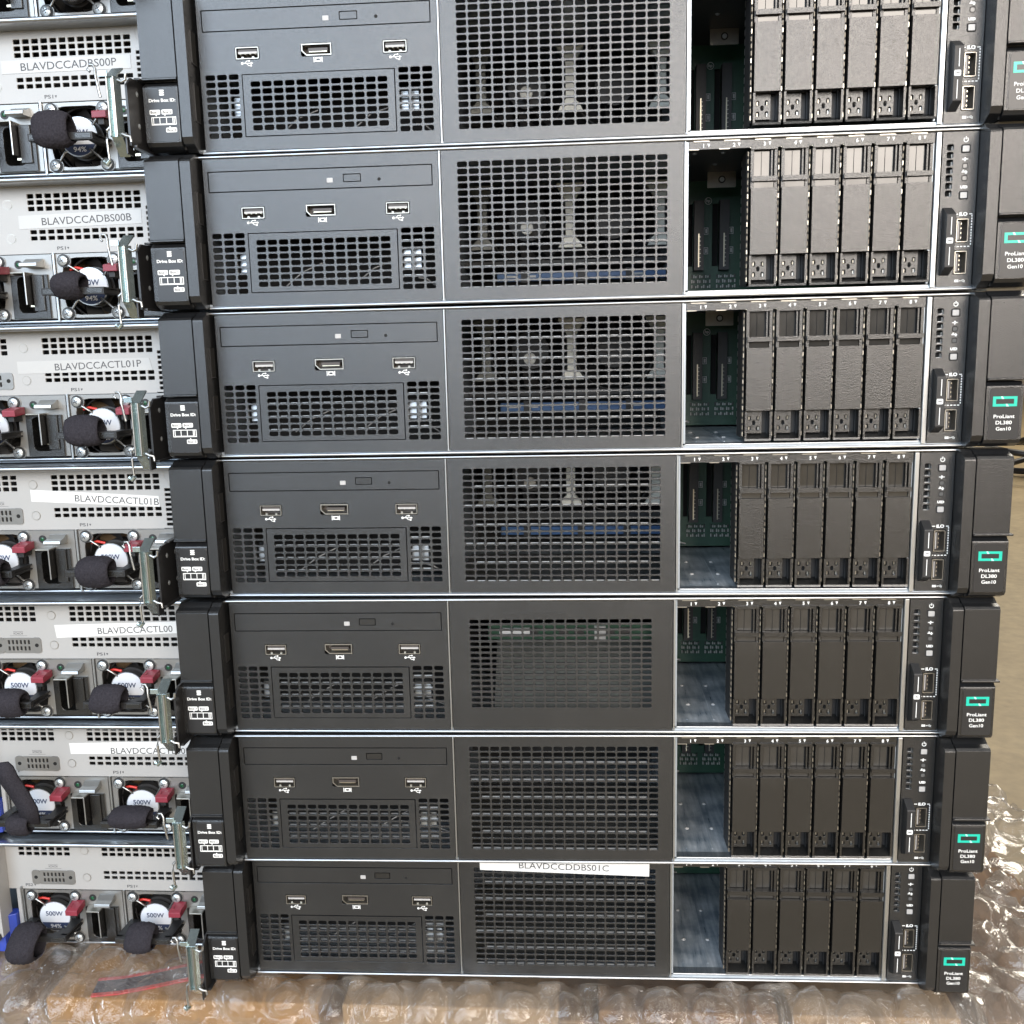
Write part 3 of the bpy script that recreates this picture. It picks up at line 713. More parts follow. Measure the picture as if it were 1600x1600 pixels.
# ------------------------------------------------------------------ rear view server
def screw(mb, x, z, y=-1.6, r=3.0):
    mb.cyl(x, z, r + 1.0, y + 1.2, y + 1.6, M_DARK, 18)
    mb.cyl(x, z, r, y, y + 1.4, M_SCREW, 18, dome=.9)
    for a in (0.4, 0.4 + math.pi / 2):
        dx, dz = math.cos(a), math.sin(a)
        mb.prism([(x - 1.5 * dx - .28 * dz, z - 1.5 * dz + .28 * dx), (x - 1.5 * dx + .28 * dz, z - 1.5 * dz - .28 * dx), (x + 1.5 * dx + .28 * dz, z + 1.5 * dz - .28 * dx), (x + 1.5 * dx - .28 * dz, z + 1.5 * dz + .28 * dx)], y - .98, y - .2, M_INK)
def build_psu(root, ox):
    X = ox
    mb = MB()
    hole = rrect(X + 4.8, X + 40.0, 6.2, 41.0, 9, 4)
    e = .2
    # plate with one big rounded hole, notched cells around it
    mb.hole_cell(X + 1.2, X + 44.5, 4.6, 43.2, hole, 0, 1.2, M_PSU, 4)
    mb.perf(X + 44.5, X + 72.6, 4.6, 43.2, [('hole', X + 47.5, X + 68, 5.6, 30.5, 1)], M_PSU, 0, 1.0, 1)
    mb.box(X + 1.2, X + 72.6, 1.2, 150, 43.0, 43.6, M_PSU); mb.box(X + 1.2, X + 72.6, 1.2, 150, 4.2, 4.8, M_PSU)
    mb.box(X + 1.0, X + 1.6, 1.2, 150, 4.6, 43.2, M_STEEL); mb.box(X + 72.2, X + 72.8, 1.2, 150, 4.6, 43.2, M_STEEL)
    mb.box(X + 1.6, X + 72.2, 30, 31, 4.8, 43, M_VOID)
    mb.box(X + 4, X + 40, 22, 30, 26, 41, M_BROWN); mb.box(X + 12, X + 28, 20, 24, 6, 14, M_BROWN)
    for sx in (6.4, 38.6):
        for sz in (39.2, 7.0):
            mb.prism(rrect(X + sx - 4.4, X + sx + 4.4, sz - 4.0, sz + 4.0, 3.6, 4), -.5, 1.0, M_PSU)
    ps = mb.build('power_supply', root)
    mb = MB()
    mb.perf(X - .2, X + .9, 2.5, 44, [], M_STEEL, -1.5, 1, 60); mb.build('divider_strip', ps)
    for sx in (6.4, 38.6):
        for sz in (39.2, 7.0): mb = MB(); screw(mb, X + sx, sz, -2.2); mb.build('screw', ps)
    cx, cz = X + 22.3, 23.2
    mb = MB()
    mb.cyl(cx, cz, 12.4, 6, 18, M_FAN, 28)
    for k in range(7):
        a = 2 * math.pi * k / 7 + .3
        p = []
        for j in range(5):
            r = 12 + j * 1.7; b = a + j * .09
            p.append((cx + r * math.cos(b), 9, cz + r * math.sin(b))); p.append((cx + r * math.cos(b + .6), 15, cz + r * math.sin(b + .6)))
        mb.add(p, [(2 * j, 2 * j + 2, 2 * j + 3, 2 * j + 1) for j in range(4)], M_FAN, True)
    mb.tube([(cx + 19 * math.cos(t * math.pi / 14), 8, cz + 19 * math.sin(t * math.pi / 14)) for t in range(29)], .8, M_FAN, 6, False)
    fan = mb.build('fan', ps)
    mb = MB()
    for sx, sz in ((6.4, 39.2), (38.6, 39.2), (6.4, 7.0), (38.6, 7.0)):
        x1, z1 = X + sx, sz
        mid = ((cx + x1) / 2 + (z1 - cz) * .12, -1.2, (cz + z1) / 2 - (x1 - cx) * .12 * (1 if sz > 20 else -1) * .5)
        d = math.hypot(x1 - cx, z1 - cz)
        mb.tube([(cx + (x1 - cx) * 9 / d, .3, cz + (z1 - cz) * 9 / d), mid, (x1 - (x1 - cx) * 4 / d, -.6, z1 - (z1 - cz) * 4 / d)], .75, M_STEEL, 7)
    mb.tube([(X + 8, 3.5, 34.0), (X + 12, 3, 35.2), (X + 17, 3.5, 34.0)], .9, M_WIRE, 7)
    mb.build('finger_guard', ps)
    mb = MB()
    mb.cyl(cx, cz, 11.6, -1.0, 3, M_STEEL, 36)
    mb.cyl(cx, cz, 11.0, -1.35, -.9, M_HUB, 36)
    seg = [(cx + 10.9 * math.cos(math.radians(t)), cz + 10.9 * math.sin(math.radians(t))) for t in range(204, 338, 6)]
    mb.prism(seg, -1.45, -1.36, M_NAVY)
    mb.build('hub_sticker', ps)
    mb = MB()
    add_text(mb, '500W', 3.4, cx - .2, -1.42, cz + 2.4, M_NAVY, .08, 12.6)
    add_text(mb, '94%', 3.0, cx + .2, -1.5, cz - 7.2, M_HUB, .04, 8.0)
    mb.build('lettering', ps)
    # inlet
    mb = MB()
    mb.hole_cell(X + 45.6, X + 69.4, 4.8, 31.0, rrect(X + 49.5, X + 62.5, 8.0, 30.0, 3.2, 3), -1.4, 14, M_BLANK, 3)
    mb.box(X + 45.6, X + 46, -1.4, 0, 4.8, 31, M_BLANK); mb.box(X + 45.6, X + 69.4, -1.4, 0, 4.6, 4.9, M_BLANK); mb.box(X + 45.6, X + 69.4, -1.4, 0, 30.8, 31.2, M_BLANK)
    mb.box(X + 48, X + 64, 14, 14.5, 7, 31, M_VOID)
    for z in (12.5, 19.0, 25.5): mb.box(X + 54.5, X + 58.5, 3, 14, z - .6, z + .6, M_GOLD)
    mb.build('power_inlet', ps)
    mb = MB()
    mb.prism_z([(X + 47.0, 0), (X + 50.0, -9), (X + 59.4, -9), (X + 59.4, 0)], 31.6, 32.4, M_TIN)
    mb.box(X + 58.9, X + 59.5, -9, 0, 12.5, 31.6, M_BLANK); mb.box(X + 58.7, X + 59.6, -9.5, -9, 12.5, 32.4, M_STEEL)
    mb.box(X + 60.0, X + 67.0, -2.6, -1.5, 9, 31, M_BLANK)
    mb.build('cord_retainer', ps, .3)
    mb = MB()
    mb.prism_x([(-9.5, 36.0), (-9.0, 35.2), (0, 35.6), (0, 40.6), (-1, 40.8), (-5, 38.6), (-9, 38.0)][::-1], X + 56.6, X + 67.6, M_STEEL)
    mb.build('release_tab', ps, .3)
    mb = MB()
    mb.cyl(X + 51.0, 37.6, 2.6, -.3, 0, M_DARK, 18); mb.cyl(X + 51.0, 37.6, 1.3, -.6, -.2, M_LEDG, 14, dome=.3)
    mb.build('status_lamp', ps)
    mb = MB()
    mb.prism_x([(-12.5, 31.0), (-12.5, 34.8), (-10, 35.6), (-1, 36.6), (-1, 32.0)][::-1], X + 37.0, X + 45.4, M_RED)
    mb.box(X + 39.0, X + 39.8, -10, -5, 35.2, 36.3, M_RED)
    mb.box(X + 39, X + 43, -10, 0, 27.5, 32.2, M_DARK)
    mb.build('red_latch', ps, .4)
    # bail handle
    mb = MB()
    zb = 19.3
    mb.box(X + 2.0, X + 41.0, -22, -18.2, zb - 2.2, zb + 2.0, M_DARK)
    mb.box(X + 3.0, X + 13.0, -22.3, -22, zb - 1.5, zb + 1.3, M_BLANK); mb.box(X + 30.5, X + 40.0, -22.3, -22, zb - 1.5, zb + 1.3, M_BLANK)
    for a, b in (((X + 2.0, X + 6.5), (X + 3.5, X + 10.0)), ((X + 36.5, X + 41.0), (X + 34.5, X + 41.5))):
        for dz0, dz1 in ((-2.0, -.9), (1.0, 2.0)):
            mb.prism_z([(a[0], -20), (a[1], -20), (b[1] + .5, 0), (b[0] - .5, 0)], zb + dz0, zb + dz1, M_DARK)
        mb.prism_z([(a[0] + 1.1, -20), (a[1] - 1.1, -20), (b[1] - .9, 0), (b[0] + .9, 0)], zb - 1.5, zb + 1.6, M_DARK)
    for t in (-6, -12): mb.box(X + 3.2, X + 40, t - .5, t + .5, zb + 1.0, zb + 1.9, M_DARK) if t == -12 else None
    mb.prism_z([(X + 5, -18.5), (X + 14, -18.5), (X + 6, -9)], zb + .8, zb + 1.9, M_DARK)
    mb.prism_z([(X + 29, -18.5), (X + 38, -18.5), (X + 37, -9)], zb + .8, zb + 1.9, M_DARK)
    mb.build('bail_handle', ps, .35)
    return ps
def strap(root, ox, u0, u1, ztop, zbot, yf=9, yb=8, skew=0, tail=None, seed=1, lead=0):
    """hook and loop band round the bail handle; yc is the handle bar"""
    rnd = random.Random(seed)
    mb = MB(); n = 64; m = 30; yc = -20.0
    zc = (ztop + zbot) / 2; hz = (ztop - zbot) / 2
    outer = []; inner = []
    for j in range(m):
        u = j / (m - 1)
        ro = []; ri = []
        for i in range(n):
            a = 2 * math.pi * i / n
            bul = 1 + .05 * math.sin(3 * a + seed) + .035 * rnd.uniform(-1, 1) - .10 * (2 * u - 1) ** 4
            hy = yf if math.sin(a + math.pi / 2) > 0 else yb
            bul *= 1 - .16 * abs(2 * u - 1) ** 3
            yy = yc - lead - hy * math.cos(a) * bul; zz = zc + hz * math.sin(a) * bul
            ca = skew * (zz - zc) / 10
            x = ox + u0 + (u1 - u0) * u + ca
            ro.append((x, yy, zz))
            ri.append((x, yc - lead - (hy - 1.7) * math.cos(a) * bul, zc + (hz - 1.7) * math.sin(a) * bul))
        outer.append(ro); inner.append(ri)
    v = [p for r in outer for p in r] + [p for r in inner for p in r]
    o2 = m * n; f = []
    for j in range(m - 1):
        for i in range(n):
            k = (i + 1) % n
            f.append((j * n + i, (j + 1) * n + i, (j + 1) * n + k, j * n + k))
            f.append((o2 + j * n + i, o2 + j * n + k, o2 + (j + 1) * n + k, o2 + (j + 1) * n + i))
    for i in range(n):
        k = (i + 1) % n
        f.append((i, k, o2 + k, o2 + i)); a = (m - 1) * n
        f.append((a + i, o2 + a + i, o2 + a + k, a + k))
    mb.add(v, f, M_VELCRO, True)
    if tail:
        pts, wd = tail
        for i in range(len(pts)):
            pass
        L_, R_ = [], []
        for i, p in enumerate(pts):
            a = Vector(pts[max(0, i - 1)]); b = Vector(pts[min(len(pts) - 1, i + 1)])
            t = b - a; t.y = 0; t.normalize(); nn = Vector((-t.z, 0, t.x)) * wd / 2 * (1 if i < len(pts) - 1 else .55)
            L_.append(Vector(p) + nn); R_.append(Vector(p) - nn)
        nn = len(pts)
        v = [(ox + p.x, p.y, p.z) for p in L_] + [(ox + p.x, p.y, p.z) for p in R_] + [(ox + p.x, p.y - 1.8, p.z) for p in L_] + [(ox + p.x, p.y - 1.8, p.z) for p in R_]
        f = []
        for i in range(nn - 1):
            f += [(i, i + 1, nn + i + 1, nn + i), (2 * nn + i, 3 * nn + i, 3 * nn + i + 1, 2 * nn + i + 1), (i, 2 * nn + i, 2 * nn + i + 1, i + 1), (nn + i, nn + i + 1, 3 * nn + i + 1, 3 * nn + i)]
        f += [(0, nn, 3 * nn, 2 * nn), (nn - 1, 3 * nn - 1, 4 * nn - 1, 2 * nn - 1)]
        mb.add(v, f, M_VELCRO, True)
    return mb.build('cable_strap', root)

def build_rear():
    root = empty('rack_server')
    D = 620; XL = -350; XR = 75
    mb = MB()
    mb.box(XL, XR, 3, D, 0.4, 1.6, M_GALV)
    mb.box(XL, XR, -12, D, 85.0, 86.2, M_GALV)
    mb.box(XL, XL + 1.2, 0, D, 1.6, 85, M_GALV); mb.box(XR - 1.2, XR, 2, D, 1.6, 85, M_GALV)
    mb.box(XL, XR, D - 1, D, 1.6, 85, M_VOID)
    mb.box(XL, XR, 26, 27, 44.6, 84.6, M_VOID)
    mb.build('chassis', root)
    mb = MB(); n = 8
    pr = [(2, 84.2)] + [(-15.5 + 1.55 - 1.55 * math.sin(math.pi * i / n), 85.5 - 1.55 * math.cos(math.pi * i / n)) for i in range(n + 1)] + [(2, 87.0)]
    mb.prism_x(pr, XL, 77.5, M_LIP, True)
    mb.build('top_cover_edge', root)
    mb = MB()
    pr = [(8, 1.4)] + [(-.5 + 1.1 - 1.1 * math.sin(math.pi * i / n), 2.4 - 1.1 * math.cos(math.pi * i / n)) for i in range(n + 1)] + [(8, 3.5)]
    mb.prism_x(pr, -74.6, 73.5, M_LIP, True)
    mb.build('bottom_edge_trim', root)
    # rear panel
    mb = MB()
    g = [('grid', -14.15, 68.9, 5.64, 3.78, 13, 3, 4.15, 2.65, .45), ('grid', -14.15, 51.3, 5.64, 3.78, 13, 2, 4.15, 2.4, .45),
         ('grid', -75.0, 68.9, 5.55, 3.78, 7, 3, 4.15, 2.65, .45)]
    mb.perf(-84, 59.3, 44.4, 84.6, g, M_REAR, 0, 1.0, 1.2)
    mb.perf(59.6, 73.5, 44.4, 84.4, [('grid', 61.2, 45.2, 5.6, 3.22, 1, 8, 4.5, 1.9, .2)], M_REAR, -.9, 1, 6)
    mb.box(-84, 59.3, 0, 1, 43.9, 44.4, M_REAR)
    mb.box(-79, -74.6, 0, 2, 1.6, 44, M_REAR); mb.box(-75.0, -74.2, -2.2, 20, 2, 46, M_STEEL)
    pan = mb.build('rear_panel', root)
    for z in (73.6, 53.2):
        mb = MB(); mb.cyl(-25.8, z, 3.0, -.12, .2, M_TIN, 24); mb.cyl(-25.8, z, 2.6, -.35, -.1, M_REAR, 24); mb.build('rivet', pan)
    mb = MB(); mb.tube([(61.8, -.95, 84), (62.2, -.95, 78), (64.5, -.95, 75), (66, -.95, 71)], .12, M_TIN, 5)
    mb.build('seam', pan)
    mb = MB()
    out = rrect(-66, -34.6, 47.6, 58.6, 2.6, 3)
    mb.perf(-60, -41, 47.9, 58.3, [('grid', -58.1, 48.9, 2.75, 4.3, 7, 2, 1.35, 2.9, .3)], M_PSU, -.7, .6, .6)
    for a, b in ((-66, -60), (-41, -34.6)): mb.prism(rrect(a, b, 47.7, 58.5, 2.0, 3), -.68, 0, M_PSU)
    for x in (-63.0, -37.6): mb.cyl(x, 53.2, 1.3, -.8, -.6, M_VOID, 12)
    mb.box(-60, -41, -.15, -.05, 48, 58, M_VOID)
    sp = mb.build('serial_cover', pan, label='grey serial port blanking plate with slots')
    mb = MB(); add_text(mb, 'IOIOI', 1.5, -50, -.05, 61.2, M_INK, 0, 6.2); mb.box(-53.4, -46.6, -.1, -.05, 62.4, 62.6, M_INK)
    mb.box(-56, -44, -.1, -.03, 59.6, 59.75, M_INK)
    mb.build('printed_marks', pan)
    for x, s in ((5.6, 'PS1'), (-69.0, 'PS2')):
        mb = MB(); add_text(mb, s, 2.1, x, -.05, 46.9, M_INK, .03, 5.4)
        mb.prism([(x + 3.6, 47.5), (x + 4.3, 46.1), (x + 5.0, 47.5)], -.1, -.03, M_INK); mb.build('printed_marks', pan)
    for ox in (0, -74.2): build_psu(root, ox)
    # rail end bracket
    mb = MB()
    y = -58
    pr = [(69.0, y), (69.8, y - 1.4), (70.8, y + 1.6), (72.2, y + 1.6), (73.2, y - 1.4), (74.4, y), (75.8, y + 2.5), (75.2, y + 3.0), (74.2, y + 1.2), (73.6, y), (72.6, y + 2.8), (70.4, y + 2.8), (69.6, y), (69.4, y + 1.2)]
    mb.prism_z(pr[::-1], 9.5, 40.5, M_BRKT)
    # head, folded back and up
    mb.prism_x([(y, 40.5), (y + 1.0, 40.5), (y + 10, 46.5), (y + 9.4, 47.2)][::-1], 68.6, 74.6, M_BRKT)
    mb.prism_x([(y, 40.6), (y + 1.2, 40.6), (y + 1.2, 43.6), (y, 43.6)][::-1], 65.0, 69.6, M_BRKT)
    mb.tube([(65.4, y - .4, 30), (64.8, y - .6, 33), (64.4, y - 1.0, 37), (64.0, y - .8, 40), (63.6, y - .2, 44.5), (62.4, y + .2, 46.6), (60.6, y, 46.8), (59.2, y, 44.6), (60.6, y, 43.2)], .75, M_STEEL, 7)
    mb.tube([(75.4, y, 38.6), (77.8, y - .3, 37.4), (79.6, y, 38.4), (80.0, y, 41.2)], .8, M_STEEL, 7)
    # foot
    mb.prism_x([(y, 9.7), (y + 1.0, 9.7), (y + 9, 1.2), (y + 8.4, .6)], 69.4, 75.4, M_BRKT)
    mb.prism_z([(76.0, y + 2), (77.0, y + 2), (77.0, y + 9), (76.0, y + 9)], 1, 12, M_ARM)
    mb.tube([(69.4, y, 15), (67.4, y - .3, 13), (66.8, y - .3, 8), (66.9, y, 2), (67.2, y, -2)], .75, M_STEEL, 7)
    mb.tube([(67.4, y, -2.4), (66.0, y, -4.2), (64.2, y + .5, -3.0)], 1.5, M_BRKT, 8)
    mb.tube([(75.4, y, 11), (77.8, y - .3, 9.8), (79.8, y, 9.4), (80.2, y, 6.6)], .8, M_STEEL, 7)
    mb.tube([(69.7, y - 1.2, 10), (69.7, y - 1.2, 40)], .5, M_STEEL, 6); mb.tube([(73.4, y - 1.2, 10), (73.4, y - 1.2, 40)], .5, M_STEEL, 6)
    br = mb.build('rail_bracket', root, .2)
    mb = MB()
    mb.prism_x([(y + 4, 5.5), (30, 5.5), (30, 44), (y + 10, 42), (y + 4, 37)], 77.2, 78.4, M_ARM)
    mb.box(77.2, 80.5, y + 6, 30, 5.0, 6.4, M_ARM); mb.box(77.2, 80.5, y + 16, 30, 42.5, 43.6, M_ARM)
    arm = mb.build('rail_arm', root, .2)
    for yy in (-42, -30, -12, 0):
        for z in (15, 32):
            mb = MB(); v, f = _dome(0, 0, 0, 1.5, .5); mb.add([(78.4 + c, yy + a, z + b + (3 if yy % 4 else 0)) for a, b, c in v], f, M_SCREW, True)
            mb.build('rivet', arm)
    # left hand riser cage corner and its blue grip
    mb = MB()
    mb.prism_z([(-84, -13), (-84, 0), (-140, 0), (-140, -13), (-85.2, -13)][::-1], 14, 84.4, M_REAR)
    mb.box(-140, -84, -11, 0, 1.8, 14, M_BLUETAG)
    for z in (77, 58): mb.prism(rrect(-90.5, -87.5, z - 2.6, z + 2.6, 1.4, 3), -13.15, -13.0, M_VOID)
    rc = mb.build('riser_cage', root, .3)
    mb = MB(); screw(mb, -89, 14.5, -15, 3.0); mb.build('screw', rc)
    mb = MB(); mb.prism_z([(-79.4, 4), (-79.4, -3), (-96, -11.5), (-96, 4)], 3.0, 26, M_BLUETAG); mb.build('blue_grip', rc, .4)
    return root
rp = build_rear()
dyL = {0: 28, 1: 27.1, 2: 32.4, 3: 36, 4: 32.5, 5: 31.4, 6: 39.1, 7: 42.3}
x0L = {0: -104, 1: -106.8, 2: -111.1, 3: -113.2, 4: -114.5, 5: -111, 6: -112, 7: -111.7}
rear_lab = {
 0: 'grey server back at the top of the left stack, only its lowest strip showing',
 1: 'grey server back with a half hidden BLAVDCCADBS00 sticker above its 94% fan',
 2: 'back of a grey server with a sticker reading BLAVDCCADBS00B',
 3: 'back of a grey server with a sticker reading BLAVDCCACTL01P',
 4: 'back of a grey server with a crooked sticker reading BLAVDCCACTL01B',
 5: 'grey server back with sticker BLAVDCCACTL00, resting below the one marked BLAVDCCACTL01B',
 6: 'grey server back whose left strap sticks straight up, second from the bottom of its stack',
 7: 'lowest grey server back in the left stack, without name sticker, on bubble wrap'}
rch = tree_of(rp)
rears = {}
for k in range(8):
    rears[k] = rp if k == 0 else copy_tree(rp, None, rch)
for k, o in rears.items():
    o.location = (x0L[k] * MM, dyL[k] * MM, (431.8 - 87.3 * (k + 1)) * MM)
    tag(o, rear_lab[k], 'server', 'grey servers piled rear side out in the left stack')
def sticker(k, pts, s, cx, cz, wd, rot, cap, mt_):
    mb = MB(); mb.prism(pts, -.28, -.08, mt_)
    o = mb.build('name_sticker', rears[k])
    text('lettering', s, cap, cx, -.34, cz, M_INK, o, 0.0, wd, rot)
sticker(1, [(-22, 60.6), (57.8, 60.9), (57.8, 68.6), (-22, 68.0)], 'BLAVDCCADBS00P', 19.6, 64.5, 59, math.radians(.8), 4.5, M_TAPE)
sticker(2, [(-20, 58.9), (58.3, 60.2), (58.3, 68.4), (-20, 66.9)], 'BLAVDCCADBS00B', 23.4, 63.6, 57.2, math.radians(1.2), 4.5, M_TAPE)
sticker(3, [(-31, 57.5), (57.6, 58.2), (56.0, 66.0), (-31, 65.3)], 'BLAVDCCACTL01P', 22.2, 62.0, 56.8, math.radians(1.3), 4.5, M_TAPE)
sticker(4, [(-28, 62.6), (57.6, 58.2), (57.4, 65.2), (-28, 70.4)], 'BLAVDCCACTL01B', 29.4, 63.0, 55.8, math.radians(-3.2), 4.5, M_STICK)
sticker(5, [(-23.5, 58.2), (59.2, 61.2), (59.2, 69.1), (-24.4, 67.0)], 'BLAVDCCACTL00', 30.6, 63.6, 51.0, math.radians(1.6), 4.5, M_STICK)
sticker(6, [(-25.8, 60.2), (60.5, 60.6), (62.0, 70.2), (-26.4, 68.0)], 'BLAVDCCACTL00P', 30.8, 62.8, 55.8, math.radians(.3), 4.5, M_STICK)
psus = {}
for k, o in rears.items():
    ps = sorted([c for c in bpy.data.objects if c.parent == o and c.name.startswith('power_supply')], key=lambda c: c.data.vertices[0].co.x)
    psus[k] = ps                                 # [left (PS2), right (PS1)]
SP1 = {0: (8, 29, 31, 10, 8, 8), 1: (7, 28, 33.5, 12.5, 9, 8), 2: (10.5, 28, 31, 14.5, 9, 8), 3: (9.5, 31, 31.5, 12, 9, 8), 4: (11, 32, 30.5, 10, 9, 8), 5: (8.5, 29, 32.5, 13.5, 9, 8), 6: (10, 36, 32.0, 17, 9, 7), 7: (11, 30, 31.5, 10.5, 10, 7)}
for k, (a, b, t, bo, yf, yb) in SP1.items():
    strap(psus[k][1], 0, a, b, t, bo, yf, yb, skew=(1.6 if k > 4 else .4 * (-1) ** k), seed=k * 3 + 1)
for k in range(1, 8):
    if k == 6:
        strap(psus[k][0], -74.2, 12, 27, 26, 11, 8, 7, seed=31, tail=([(28, -21, 20), (29, -24, 32), (26, -27, 44), (22, -30, 56), (20, -31, 64), (19.5, -31, 68)], 13))
    elif k == 7:
        strap(psus[k][0], -74.2, 5, 25, 32, 4, 14, 9, seed=40, skew=2.0, lead=4)
    else:
        strap(psus[k][0], -74.2, 14 + k % 3, 36, 30, 11, 9, 8, seed=20 + k)

# ------------------------------------------------------------------ ground, wall, pallet, wrap
def noise_floor():
    m = bpy.data.materials.new('sealed_concrete'); m.use_nodes = True; t = m.node_tree; N = t.nodes; L = t.links
    b = N['Principled BSDF']; tc = N.new('ShaderNodeTexCoord')
    n = N.new('ShaderNodeTexNoise'); n.inputs['Scale'].default_value = 3.0; n.inputs['Detail'].default_value = 9; n.inputs['Roughness'].default_value = .65
    L.new(tc.outputs['Object'], n.inputs['Vector'])
    r = N.new('ShaderNodeValToRGB'); r.color_ramp.elements[0].position = .3; r.color_ramp.elements[0].color = (.235, .172, .088, 1)
    r.color_ramp.elements[1].position = .7; r.color_ramp.elements[1].color = (.335, .26, .145, 1)
    e = r.color_ramp.elements.new(.22); e.color = (.17, .13, .09, 1)
    L.new(n.outputs['Fac'], r.inputs['Fac'])
    n2 = N.new('ShaderNodeTexNoise'); n2.inputs['Scale'].default_value = 60; n2.inputs['Detail'].default_value = 6
    L.new(tc.outputs['Object'], n2.inputs['Vector'])
    mx = N.new('ShaderNodeMix'); mx.data_type = 'RGBA'; mx.blend_type = 'OVERLAY'; mx.inputs[0].default_value = .35
    L.new(r.outputs['Color'], mx.inputs[6]); L.new(n2.outputs['Fac'], mx.inputs[7]); L.new(mx.outputs[2], b.inputs['Base Color'])
    b.inputs['Roughness'].default_value = .55
    bp = N.new('ShaderNodeBump'); bp.inputs['Strength'].default_value = .2; bp.inputs['Distance'].default_value = .002
    L.new(n2.outputs['Fac'], bp.inputs['Height']); L.new(bp.outputs['Normal'], b.inputs['Normal'])
    return m
mb = MB(); FL = noise_floor()
mb.add([(-9000, -6000, -408), (14000, -6000, -408), (14000, 14000, -408), (-9000, 14000, -408)], [(0, 1, 2, 3)], FL)
fl = mb.build('floor'); tag(fl, None, None, kind='structure')
M_WALL = mat('painted_wall', (.40, .34, .26), .7, 0, .1, 3)
mb = MB(); mb.box(-9000, 14000, 9000, 9100, -408, 4000, M_WALL); wl = mb.build('wall'); tag(wl, None, None, kind='structure')

def wood(name, c0, c1):
    m = bpy.data.materials.new(name); m.use_nodes = True; t = m.node_tree; N = t.nodes; L = t.links
    b = N['Principled BSDF']; tc = N.new('ShaderNodeTexCoord'); mp_ = N.new('ShaderNodeMapping'); mp_.inputs['Scale'].default_value = (90, 6, 60)
    L.new(tc.outputs['Object'], mp_.inputs['Vector'])
    n = N.new('ShaderNodeTexNoise'); n.inputs['Scale'].default_value = 1.0; n.inputs['Detail'].default_value = 8; n.inputs['Distortion'].default_value = 1.2
    L.new(mp_.outputs['Vector'], n.inputs['Vector'])
    r = N.new('ShaderNodeValToRGB'); r.color_ramp.elements[0].position = .3; r.color_ramp.elements[0].color = (*c0, 1); r.color_ramp.elements[1].position = .7; r.color_ramp.elements[1].color = (*c1, 1)
    L.new(n.outputs['Fac'], r.inputs['Fac']); L.new(r.outputs['Color'], b.inputs['Base Color']); b.inputs['Roughness'].default_value = .7
    bp = N.new('ShaderNodeBump'); bp.inputs['Strength'].default_value = .3; bp.inputs['Distance'].default_value = .001
    L.new(n.outputs['Fac'], bp.inputs['Height']); L.new(bp.outputs['Normal'], b.inputs['Normal'])
    return m
W1 = wood('pale_pine', (.22, .14, .07), (.33, .22, .12)); W2 = wood('orange_pine', (.24, .12, .03), (.34, .18, .055)); W3 = wood("brown_pine", (.10, .055, .03), (.20, .115, .055))
pal = empty('wooden_pallet', (0, 0, -408)); tag(pal, 'wooden pallet of pine boards under the bubble wrap and both stacks', 'pallet')
for i, (a, b, wm) in enumerate(((-430, -300, W3), (-284, -190, W1), (-152, 36, W2), (52, 196, W1), (222, 338, W3), (346, 452, W1), (468, 560, W3))):
    mb = MB(); mb.box(a, b, 1, 760, 112, 130, wm); mb.build('deck_board', pal, 1.5)
    mb = MB(); mb.box(a + 1, b - 1, 2, 9, 20, 111.5, wm); mb.build('end_board', pal, 1.5)
for yy in (14, 350, 690):
    mb = MB(); mb.box(-430, 560, yy, yy + 60, 16, 112, W3); mb.build('stringer', pal, 1.5)
for a in (-430, 60, 460):
    mb = MB(); mb.box(a, a + 100, 2, 760, 0, 16, W1); mb.build('base_board', pal, 1)
# dark strap under the wrap
M_STRAPB = mat('navy_webbing', (.02, .022, .045), .7, 0, .3, 600, .5, 700)
M_STRAPR = mat('red_webbing', (.45, .03, .035), .7, 0, .3, 600, .5, 700)
mb = MB()
pts = [(-122, 11), (-105, 14), (-85, 21), (-60, 31), (-30, 44), (20, 66), (80, 90)]
def band(mb, off0, off1, z, mt_):
    L_, R_ = [], []
    for i, p in enumerate(pts):
        a = Vector(pts[max(0, i - 1)]); b = Vector(pts[min(len(pts) - 1, i + 1)]); t = (b - a).normalized(); nn = Vector((-t.y, t.x))
        L_.append(Vector(p) + nn * off1); R_.append(Vector(p) + nn * off0)
    n = len(pts)
    v = [(p.x, p.y, z) for p in R_] + [(p.x, p.y, z) for p in L_] + [(p.x, p.y, z + 1.2) for p in R_] + [(p.x, p.y, z + 1.2) for p in L_]
    f = []
    for i in range(n - 1): f += [(2 * n + i, 2 * n + i + 1, 3 * n + i + 1, 3 * n + i), (i, i + 1, 2 * n + i + 1, 2 * n + i), (n + i, 3 * n + i, 3 * n + i + 1, n + i + 1), (i, n + i, n + i + 1, i + 1)]
    mb.add(v, f, mt_)
band(mb, -6.5, 6.5, -277.6, M_STRAPB); band(mb, -9.5, -6.6, -277.4, M_STRAPR); band(mb, 6.6, 9.5, -277.4, M_STRAPR)
s_ = mb.build('webbing_strap'); tag(s_, 'navy webbing strap with red edges under the bubble wrap, left', 'strap')

